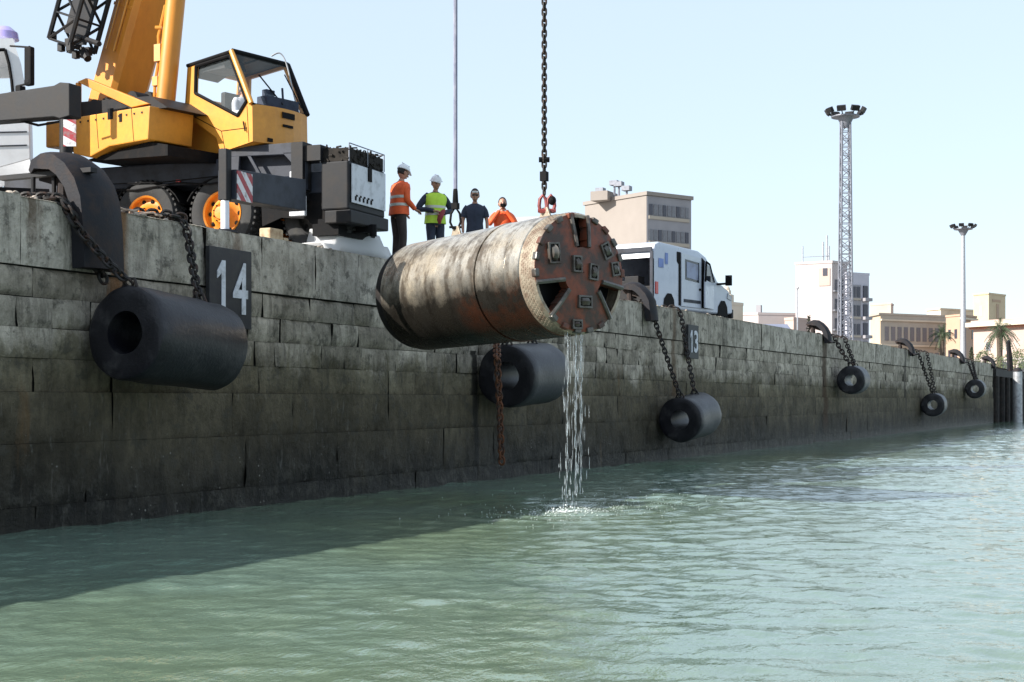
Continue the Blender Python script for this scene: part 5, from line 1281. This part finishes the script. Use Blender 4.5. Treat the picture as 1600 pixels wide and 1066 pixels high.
class Bld:
    """right angled block: near corner pixel c at distance dc; left and right silhouette pixels of the roof"""
    def __init__(s, name, c, dc, left, right, mt, label, mt2=None, group='buildings behind the quay', depth=None):  # depth: wall runs straight back, unseen
        H_ = (625-c[1])/FPX*dc
        s.c = W(c[0], c[1], dc)
        s.zt = s.c.z
        dl = H_/((625-left[1])/FPX); dr = H_/((625-right[1])/FPX)
        s.lp = W(left[0], left[1], dl); s.rp = W(right[0], right[1], dr); s.lp.z = s.rp.z = s.zt
        s.t = thing(name, (s.c.x, s.c.y, QZ), label, 'building', group)
        if depth:
            u_ = (s.rp-s.c).normalized(); v_ = Vector((-u_.y, u_.x, 0)); v_ = v_ if v_.dot(FW) > 0 else -v_; s.lp = s.c+v_*depth
        s.z0 = QZ-.3
        s.u = (s.rp-s.c); s.Lr = s.u.length; s.u.normalize(); s.v = (s.lp-s.c); s.Ll = s.v.length; s.v.normalize()
        s.mt = mt; back = s.lp+(s.rp-s.c)
        d = MB(); hgt = s.zt-s.z0; d.prism([Vector((p_.x, p_.y, s.z0)) for p_ in (s.c, s.rp, back, s.lp)], ZU*hgt)
        s.wall = build('wall', d, mt, s.t, smooth=0); s.back = back
        e = .35; cen = (s.c+back)/2
        d = MB(); d.prism([cen+(p_-cen)*(1+e/8) for p_ in (s.c, s.rp, back, s.lp)], ZU*.4); s.roof = build('roof', d, mt2 or mt, s.t, smooth=0)
    def win(s, face, a, z, w_, h_, mt=None, depth=.08, name='window'):
        """a along the face from the corner, z above quay (bottom)"""
        dr = s.u if face == 'r' else s.v; o_ = s.v if face == 'r' else s.u; nrm = -(o_-dr*o_.dot(dr)).normalized()
        p0 = Vector((s.c.x, s.c.y, 0))+dr*a+ZU*(QZ+z); d = MB()
        d.prism([p0, p0+dr*w_, p0+dr*w_+ZU*h_, p0+ZU*h_], nrm*depth); return build(name, d, mt or M['b_glass'], s.t, smooth=0)
    def grid(s, face, a0, a1, n, z0, dz, rows, w_, h_, mt=None):
        for r_ in range(rows):
            for k in range(n): s.win(face, a0+(a1-a0)*(k+.5)/n-w_/2, z0+dz*r_, w_, h_, mt)
b = Bld('office_block', (1010, 305), 150, (914, 321), (1080, 313), M['b_tan'], 'tan flat roofed block with blank side wall behind the van')
H_ = b.zt-QZ; L_ = b.Lr
d = MB(); p0 = Vector((b.c.x, b.c.y, 0)); nr = -(b.v).normalized()
d.prism([p0+b.u*.05+ZU*b.z0+nr*.05, p0+b.u*(L_-.05)+ZU*b.z0+nr*.05, p0+b.u*(L_-.05)+ZU*(b.zt-.05)+nr*.05, p0+b.u*.05+ZU*(b.zt-.05)+nr*.05], nr*-.04); build('front_wall_shade', d, M['b_grey'], b.t, smooth=0)  # sheet over the shaded face, its bluish shade put into the colour
for r_ in range(5):
    z = H_-2.3-2.7*r_
    b.win('r', L_*.04, z-.2, L_*.9, .35, M['b_pale'], .16, 'ledge')
    for k in range(9): b.win('r', L_*(.05+.1*k), z+.25, L_*.075, 1.15, M['b_glass2'] if (k+r_) % 3 else M['b_glass'], .12)
b.win('l', b.Ll*.42, H_-7.5, .8, 1.2, M['b_glass2']); b.win('l', b.Ll*.7, H_-14, .8, 1.2, M['b_glass2'])
for px in (950, 972, 979, 991):
    q = b.c.lerp(b.lp, (1010-px)/96); d = MB(); hh_ = random.uniform(1.0, 2.0); d.tube((q.x+.5, q.y+1, b.zt), (q.x+.5, q.y+1, b.zt+hh_), .12, n=6); d.box((q.x+.5, q.y+1, b.zt+hh_), (.9, .9, .5)); build('antenna', d, M['mast'], b.t, smooth=0)
d = MB(); q = b.c.lerp(b.lp, .4); d.box((q.x+1, q.y+2.4, b.zt+.5), (3.0, 2, 1.0)); build('roof_hut', d, M['b_tan'], b.t, smooth=0)

b = Bld('tower_block', (1300, 411), 225, (1243, 414), (1324, 414), M['b_white'], 'white tower block with blank sunlit side and shaded window side')
H_ = b.zt-QZ; L_ = b.Lr
b.grid('r', .2, L_-.1, 2, H_-4.2, -3.1, 7, .9, 1.6)
d = MB(); 
for r_ in range(7): b.win('r', .1, H_-4.6-3.1*r_, L_-.3, .25, M['b_glass2'], .5, 'balcony')
b.win('l', b.Ll*.05, H_-3.6, b.Ll*.3, 2.8, M['b_pink'], .12, 'attic_wall'); b.win('l', b.Ll*.12, H_-2.0, b.Ll*.12, 1.2, M['b_glass'], .2, 'attic_window')
for px, h_ in ((1258, 3.0), (1290, 3.5), (1296, 4.5), (1299, 2.8)):
    q = b.c.lerp(b.lp, (1300-px)/57) + Vector((.5, .5, 0)); d = MB(); d.tube((q.x, q.y, b.zt), (q.x, q.y, b.zt+h_), .16 if px > 1280 else .12, n=6); build('antenna', d, M['mast2'], b.t)
d = MB(); q0 = b.c.lerp(b.lp, .05); q1 = b.c.lerp(b.lp, .75); d.tube((q0.x+.3, q0.y+.3, b.zt+1.2), (q1.x+.3, q1.y+.3, b.zt+1.2), .06, n=5); build('railing', d, M['mast'], b.t)
# lower wing to the right
b2 = Bld('tower_wing', (1323, 429), 226, (1318, 429.3), (1358, 431), mat('lilac_shade_render', (.5, .49, .55), .9, 0, (.43, .42, .48), .12), 'lower shaded wing with dark balconies right of the white tower block')  # bluish shade of the white building put into the wing's colour
H_ = b2.zt-QZ; L_ = b2.Lr
b2.win('r', L_*.12, 0, L_*.50, H_-1.6, M['b_grey'], .1, 'recess')
for r_ in range(7):
    z = H_-3.6-3.0*r_
    b2.win('r', L_*.18, z, .9, 1.7, M['b_glass'], .18); b2.win('r', L_*.42, z, .7, 1.7, M['b_glass'], .18); b2.win('r', L_*.72, z, .9, 1.9, M['b_glass'], .2); b2.win('r', L_*.66, z-.6, L_*.32, .5, M['b_grey'], .9, 'balcony')
    b2.win('r', L_*.16, z-.45, L_*.44, .3, M['b_pale'], .25, 'balcony')
# long palace
b = Bld('long_building', (1376, 492), 290, (1361, 495), (1503, 497), M['b_pale'], 'long pale two storey building with rows of tall windows')
H_ = b.zt-QZ; L_ = b.Lr
b.grid('r', .8, L_*.95, 12, H_-5.3, -5.2, 3, 1.1, 2.9, M['b_glass2'])
for k in range(3): b.win('r', 0, H_-1.2-5.2*k, L_, .35, M['b_cream'], .35, 'cornice')
b.win('l', 0.05, 0, b.Ll*.98, H_-.3, M['b_yel'], .1, 'end_wall')
q = Bld('corner_house', (1392, 476), 330, (1360, 478), (1396, 478), M['b_pink'], 'small pinkish house with dark pitched roof right of the tower wing')
b = Bld('flat_roofed_house', (1470, 484), 340, (1448, 486), (1530, 487), M['b_cream'], 'pale flat roofed house rising behind the long building')
b.win('r', 1, b.zt-QZ-2.2, b.Lr-2, .8, M['b_glass2'])
b = Bld('orange_house', (1500, 494), 285, (1478, 496), (1526, 497), M['b_or'], 'narrow orange house behind the far light mast')
H_ = b.zt-QZ
b.grid('r', .3, b.Lr-.2, 2, H_-4.5, -4.2, 3, .8, 1.9); b.win('r', 0, H_-.6, b.Lr, .4, M['b_cream'], .4, 'cornice'); b.grid('l', .3, b.Ll-.2, 2, H_-4.5, -4.2, 3, .8, 1.9)
b = Bld('yellow_tower', (1545, 460), 330, (1521, 462), (1571, 463), M['b_yel'], 'square yellow tower above the far right buildings')
H_ = b.zt-QZ
b.win('r', b.Lr*.45, H_-5.5, 1.2, 3.4, M['b_or'], .12); b.win('r', b.Lr*.2, H_-1.6, b.Lr*.5, .5, M['b_or'], .1); b.win('l', b.Ll*.4, H_-5.0, .8, 2.4, M['b_cream'])
b = Bld('arcaded_building', (1521, 505), 260, (1517, 505), (1640, 498), M['b_pink'], 'pinkish building with wide eaves and white arches at far right', depth=14)
# the right-hand silhouette runs on beyond the frame
H_ = b.zt-QZ; L_ = b.Lr
b.win('r', -.5, H_-.8, L_, .8, M['b_cream'], 1.6, 'eaves'); b.win('r', -.3, H_-1.2, L_, .4, M['b_terr'], .9, 'eaves_board')  # cream eaves with a terracotta board below
b.win('r', .3, H_*.40, L_, .35, M['b_white'], .5, 'string_course')
for k in range(7):
    a = 1.2+k*4.3; pz = H_*.08; p0 = Vector((b.c.x, b.c.y, 0)); nr = -(b.v-b.u*b.v.dot(b.u)).normalized()
    for (sc_, mt_, dp) in ((1.0, M['b_white'], .25), (.66, M['b_glass'], .32)):
        pts = []; w2 = 1.7*sc_; hh_ = H_*.2*1.0
        for (x_, z_) in [(-w2, 0), (w2, 0)]+[(w2*math.cos(PI*j/8), hh_+w2*math.sin(PI*j/8)) for j in range(9)]: pts.append(p0+b.u*(a+1.7+x_)+ZU*(QZ+pz+z_))
        d = MB(); d.prism(pts, nr*dp); o = build('arch' if sc_ == 1 else 'arch_window', d, mt_, b.t, smooth=0)
        if sc_ == 1: par_ = o
        else: o.parent = par_
b.grid('r', 1.2, 28, 6, H_*.55, 0, 1, 1.0, 1.6, M['b_glass2'])
b = Bld('cream_house', (1140, 476), 190, (1122, 478), (1161, 478), M['b_cream'], 'small cream house with a roof turret right of the van')
H_ = b.zt-QZ
b.grid('r', .1, b.Lr*.8, 2, H_-4.2, -3.5, 2, .8, 1.5)
d = MB(); q = W(1135, 474, 191); d.box((q.x, q.y, b.zt+.6), (1.6, 1.6, 1.6)); d.box((q.x, q.y, b.zt+1.6), (1.0, 1.0, .8)); d.sphere((q.x, q.y, b.zt+2.1), .5); build('turret', d, M['b_cream'], b.t, smooth=0)
b = Bld('low_white_shed', (1185, 492), 230, (1160, 493), (1244, 493), M['b_white'], 'long low white building between cream house and tower block')
d = MB(); q = W(1186, 492, 232); d.box((q.x, q.y, b.zt+.8), (.8, .8, 1.8)); build('chimney', d, M['b_grey'], b.t, smooth=0)
b.grid('r', .3, b.Lr, 5, 2.4, 0, 1, .8, 1.2, M['b_glass2'])
sf = thing('blue_roofed_shed', tuple(W(1160, 520, 185)*Vector((1, 1, 0)).length*0 + Vector((W(1160, 520, 185).x, W(1160, 520, 185).y, QZ))) if False else (W(1160, 520, 185).x, W(1160, 520, 185).y, QZ), 'shed with a sloping blue grey roof just above the quay wall', 'building', 'buildings behind the quay')
A_, B_ = W(1158, 506, 185), W(1242, 516, 185)
d = MB(); d.prism([Vector((A_.x, A_.y, QZ)), Vector((B_.x, B_.y, QZ)), Vector((B_.x, B_.y, A_.z-1.6)), Vector((A_.x, A_.y, A_.z-1.6))], FW*9); build('wall', d, M['b_cream'], sf, smooth=0)
d = MB(); zt = A_.z; e0 = A_-FW*.5; e1 = B_-FW*.5; e0.z = e1.z = zt-1.7
r0, r1 = A_+FW*5, B_+FW*5; r0.z = r1.z = zt+.1; d.prism([e0, e1, r1, r0], ZU*.12); build('roof', d, M['b_blue'], sf, smooth=0)
b = Bld('pink_low_house', (1240, 500), 200, (1226, 501), (1262, 502), M['b_pink'], 'low reddish house at the foot of the white tower block')
b.grid('r', .2, b.Lr, 2, b.zt-QZ-2.6, 0, 1, .6, 1.1)

# ------------------------------------------------------------------ light masts
def lmast(px, ytop, ybase_w, d0, w0, w1, mt, label, lattice):
    p_ = W(px, 560, d0); zt = W(px, ytop, d0).z; x_, y_ = p_.x, p_.y
    t = thing('light_mast', (x_, y_, QZ), label, 'light mast', 'tall floodlight masts')
    d = MB(); hgt = zt-QZ; n = 34
    if lattice:
        def cr_(z): 
            w_ = (w0+(w1-w0)*(z/hgt))/2; return [Vector((x_, y_, QZ+z))+FW*a*w_+RT*b_*w_ for a, b_ in ((-1, -1), (-1, 1), (1, 1), (1, -1))]
        for k in range(n):
            a, b_ = cr_(hgt*k/n), cr_(hgt*(k+1)/n)
            for q in range(4):
                d.tube(a[q], b_[q], .10, n=4, cap=False); j = (q+1) % 4
                if k % 2: d.tube(a[q], b_[j], .045, n=4, cap=False)
                else: d.tube(a[j], b_[q], .045, n=4, cap=False)
                d.tube(a[q], a[j], .04, n=4, cap=False)
    else: d.tube((x_, y_, QZ), (x_, y_, zt), w0/2, w1/2, 12)
    build('column', d, mt, t, smooth=30)
    d = MB(); s = 1.0 if lattice else 1.15; d.lathe([(0, .2), (0, 1.5*s), (.12, 1.5*s), (.12, .2)], Matrix.Translation((x_, y_, zt-.1)) @ Matrix.Rotation(-PI/2, 4, 'Y'), 20, cap=False)
    d.tube((x_, y_, zt-1.2), (x_, y_, zt-.1), .35*s, .9*s, 10); build('platform', d, M['mast'], t)
    for k in range(8):
        a = 2*PI*k/8; cx_, cy_ = x_+1.9*s*math.cos(a), y_+1.9*s*math.sin(a)
        d = MB(); Mx = Matrix.Translation((cx_, cy_, zt+.55)) @ Matrix.Rotation(a, 4, 'Z') @ Matrix.Rotation(.5, 4, 'Y'); d.box((0, 0, 0), (.35, .9, .55), Mx); d.tube((x_+1.3*s*math.cos(a), y_+1.3*s*math.sin(a), zt), (cx_, cy_, zt+.5), .06, n=5); build('floodlight', d, M['dark'], t, smooth=0)
lmast(1321, 182, 0, 150, 1.35, .85, M['mast'], 'taller lattice floodlight mast rising before the white tower block', True)
lmast(1505, 358, 0, 262, 1.2, .65, M['mast2'], 'smaller pale floodlight mast at the right above the orange house', False)
d_ = W(1246, 500, 190); t = thing('lamp_pole', (d_.x, d_.y, QZ), 'thin pale pole standing left of the white tower block', 'pole')
d = MB(); d.tube((d_.x, d_.y, QZ), (d_.x, d_.y, W(1246, 450, 190).z), .09, n=6); build('shaft', d, M['mast2'], t); d = MB(); d.box((d_.x, d_.y, W(1246, 450, 190).z), (.6, .3, .2)); build('lamp', d, M['mast2'], t, smooth=0)

# ------------------------------------------------------------------ palms, cypress, shrubs
M['palm'] = mat('palm_leaf', (.045, .075, .035), .6, 0, (.09, .11, .05), 2)
M['trunk'] = mat('palm_trunk', (.10, .075, .055), .9, 0, (.06, .045, .035), 3)
M['cyp'] = mat('cypress_leaf', (.035, .05, .025), .8, 0, (.07, .06, .03), 2)
M['shrub'] = mat('shrub_leaf', (.09, .12, .05), .8, 0, (.12, .15, .07), 2)
def palm(px, ycrown, dd, label, sz=1.0, seed=1):
    rnd = random.Random(seed); p_ = W(px, 560, dd); zc = W(px, ycrown, dd).z
    t = thing('palm_tree', (p_.x, p_.y, QZ), label, 'palm tree', 'palm trees behind the quay')
    d = MB(); d.path([(p_.x, p_.y, QZ), (p_.x+.1, p_.y, (QZ+zc)/2), (p_.x, p_.y, zc)], [.45*sz, .36*sz, .42*sz], 10); d.sphere((p_.x, p_.y, zc), (.6*sz, .6*sz, .9*sz)); build('trunk', d, M['trunk'], t)
    d = MB()
    for k in range(46):
        a = rnd.random()*2*PI; el = rnd.uniform(-.5, 1.35); L_ = rnd.uniform(2.2, 3.3)*sz; pts = []
        for i in range(8):
            s = i/7; r_ = L_*s*math.cos(el)*(1-.12*s); z = L_*s*math.sin(el)-1.7*sz*s*s*(1 if el < 1 else .7); pts.append(Vector((p_.x+r_*math.cos(a), p_.y+r_*math.sin(a), zc+.4*sz+z)))
        sd_ = Vector((-math.sin(a), math.cos(a), 0))
        for i in range(7):
            A0, A1 = pts[i], pts[i+1]
            d.tube(A0, A1, .03*sz, n=3, cap=False)
            for sg in (-1, 1):
                for q in (0, .5):
                    b0_ = A0.lerp(A1, q); ll = (.75-.05*i)*sz*(1 if i > 0 else .3); e_ = b0_+sd_*sg*ll*.75+(A1-A0).normalized()*ll*.45-ZU*ll*.45*rnd.uniform(.6, 1.3); d.add([b0_, b0_+(A1-A0)*.22, e_], [(0, 1, 2)])
    build('crown', d, M['palm'], t, smooth=0); return t
palm(1472, 527, 235, 'left palm tree in front of the long pale building', .95, 3)
palm(1562, 520, 215, 'right palm tree in front of the arched building', 1.15, 5)
def leafy(name, px, py, dd, rx, rz, mt, label, cat, n=900, cone=False, seed=2, leaf=.22, trunk=True):
    rnd = random.Random(seed); c_ = W(px, py, dd); t = thing(name, (c_.x, c_.y, QZ), label, cat)
    d = MB()
    for k in range(n):
        f_ = rnd.random(); a = rnd.random()*2*PI
        if cone: r_ = rx*(1-f_)**.7*(.4+.6*rnd.random())*min(1, f_*6+.3); z = QZ+.6+(rz*2)*f_
        else:
            u_ = rnd.uniform(-1, 1); r_ = rx*math.sqrt(1-u_*u_)*rnd.uniform(.55, 1)*(1+.3*math.sin(a*3+seed)); z = c_.z+rz*u_*rnd.uniform(.7, 1)
        q = Vector((c_.x+r_*math.cos(a), c_.y+r_*math.sin(a), max(z, QZ+.1))); v1 = Vector((rnd.gauss(0, 1), rnd.gauss(0, 1), rnd.gauss(0, 1))).normalized()*leaf; v2 = Vector((rnd.gauss(0, 1), rnd.gauss(0, 1), rnd.gauss(0, 1))).normalized()*leaf*.7
        d.add([q, q+v1, q+v1*.5+v2], [(0, 1, 2)])
    build('crown', d, mt, t, smooth=0)
    d = MB(); d.tube((c_.x, c_.y, QZ), (c_.x, c_.y, c_.z), .16, .08, 8); build('trunk', d, M['trunk'], t)
zc = W(1518, 543, 200)
leafy('cypress_tree', 1518, 555, 200, .75, (zc.z-QZ-.6)/2, M['cyp'], 'small dark cypress standing near the far end of the quay', 'tree', 1300, True)
leafy('cypress_tree', 1264, 512, 170, .6, (W(1264, 494, 170).z-QZ-.6)/2, M['cyp'], 'small pointed tree left of the white tower block', 'tree', 900, True, 4)
k = 0
for px, py, dd, rx, lb in ((1586, 568, 180, 3.0, 'round green shrub behind the far mooring pile'), (1538, 566, 170, 1.4, 'green shrub right of the dark cypress'), (1604, 560, 190, 2.6, 'green shrub at the right edge of the photo')):
    k += 1; leafy('shrub', px, py, dd, rx, 1.5, M['shrub'], lb, 'shrub', 1100, False, k+10)

bpy.context.view_layer.update()
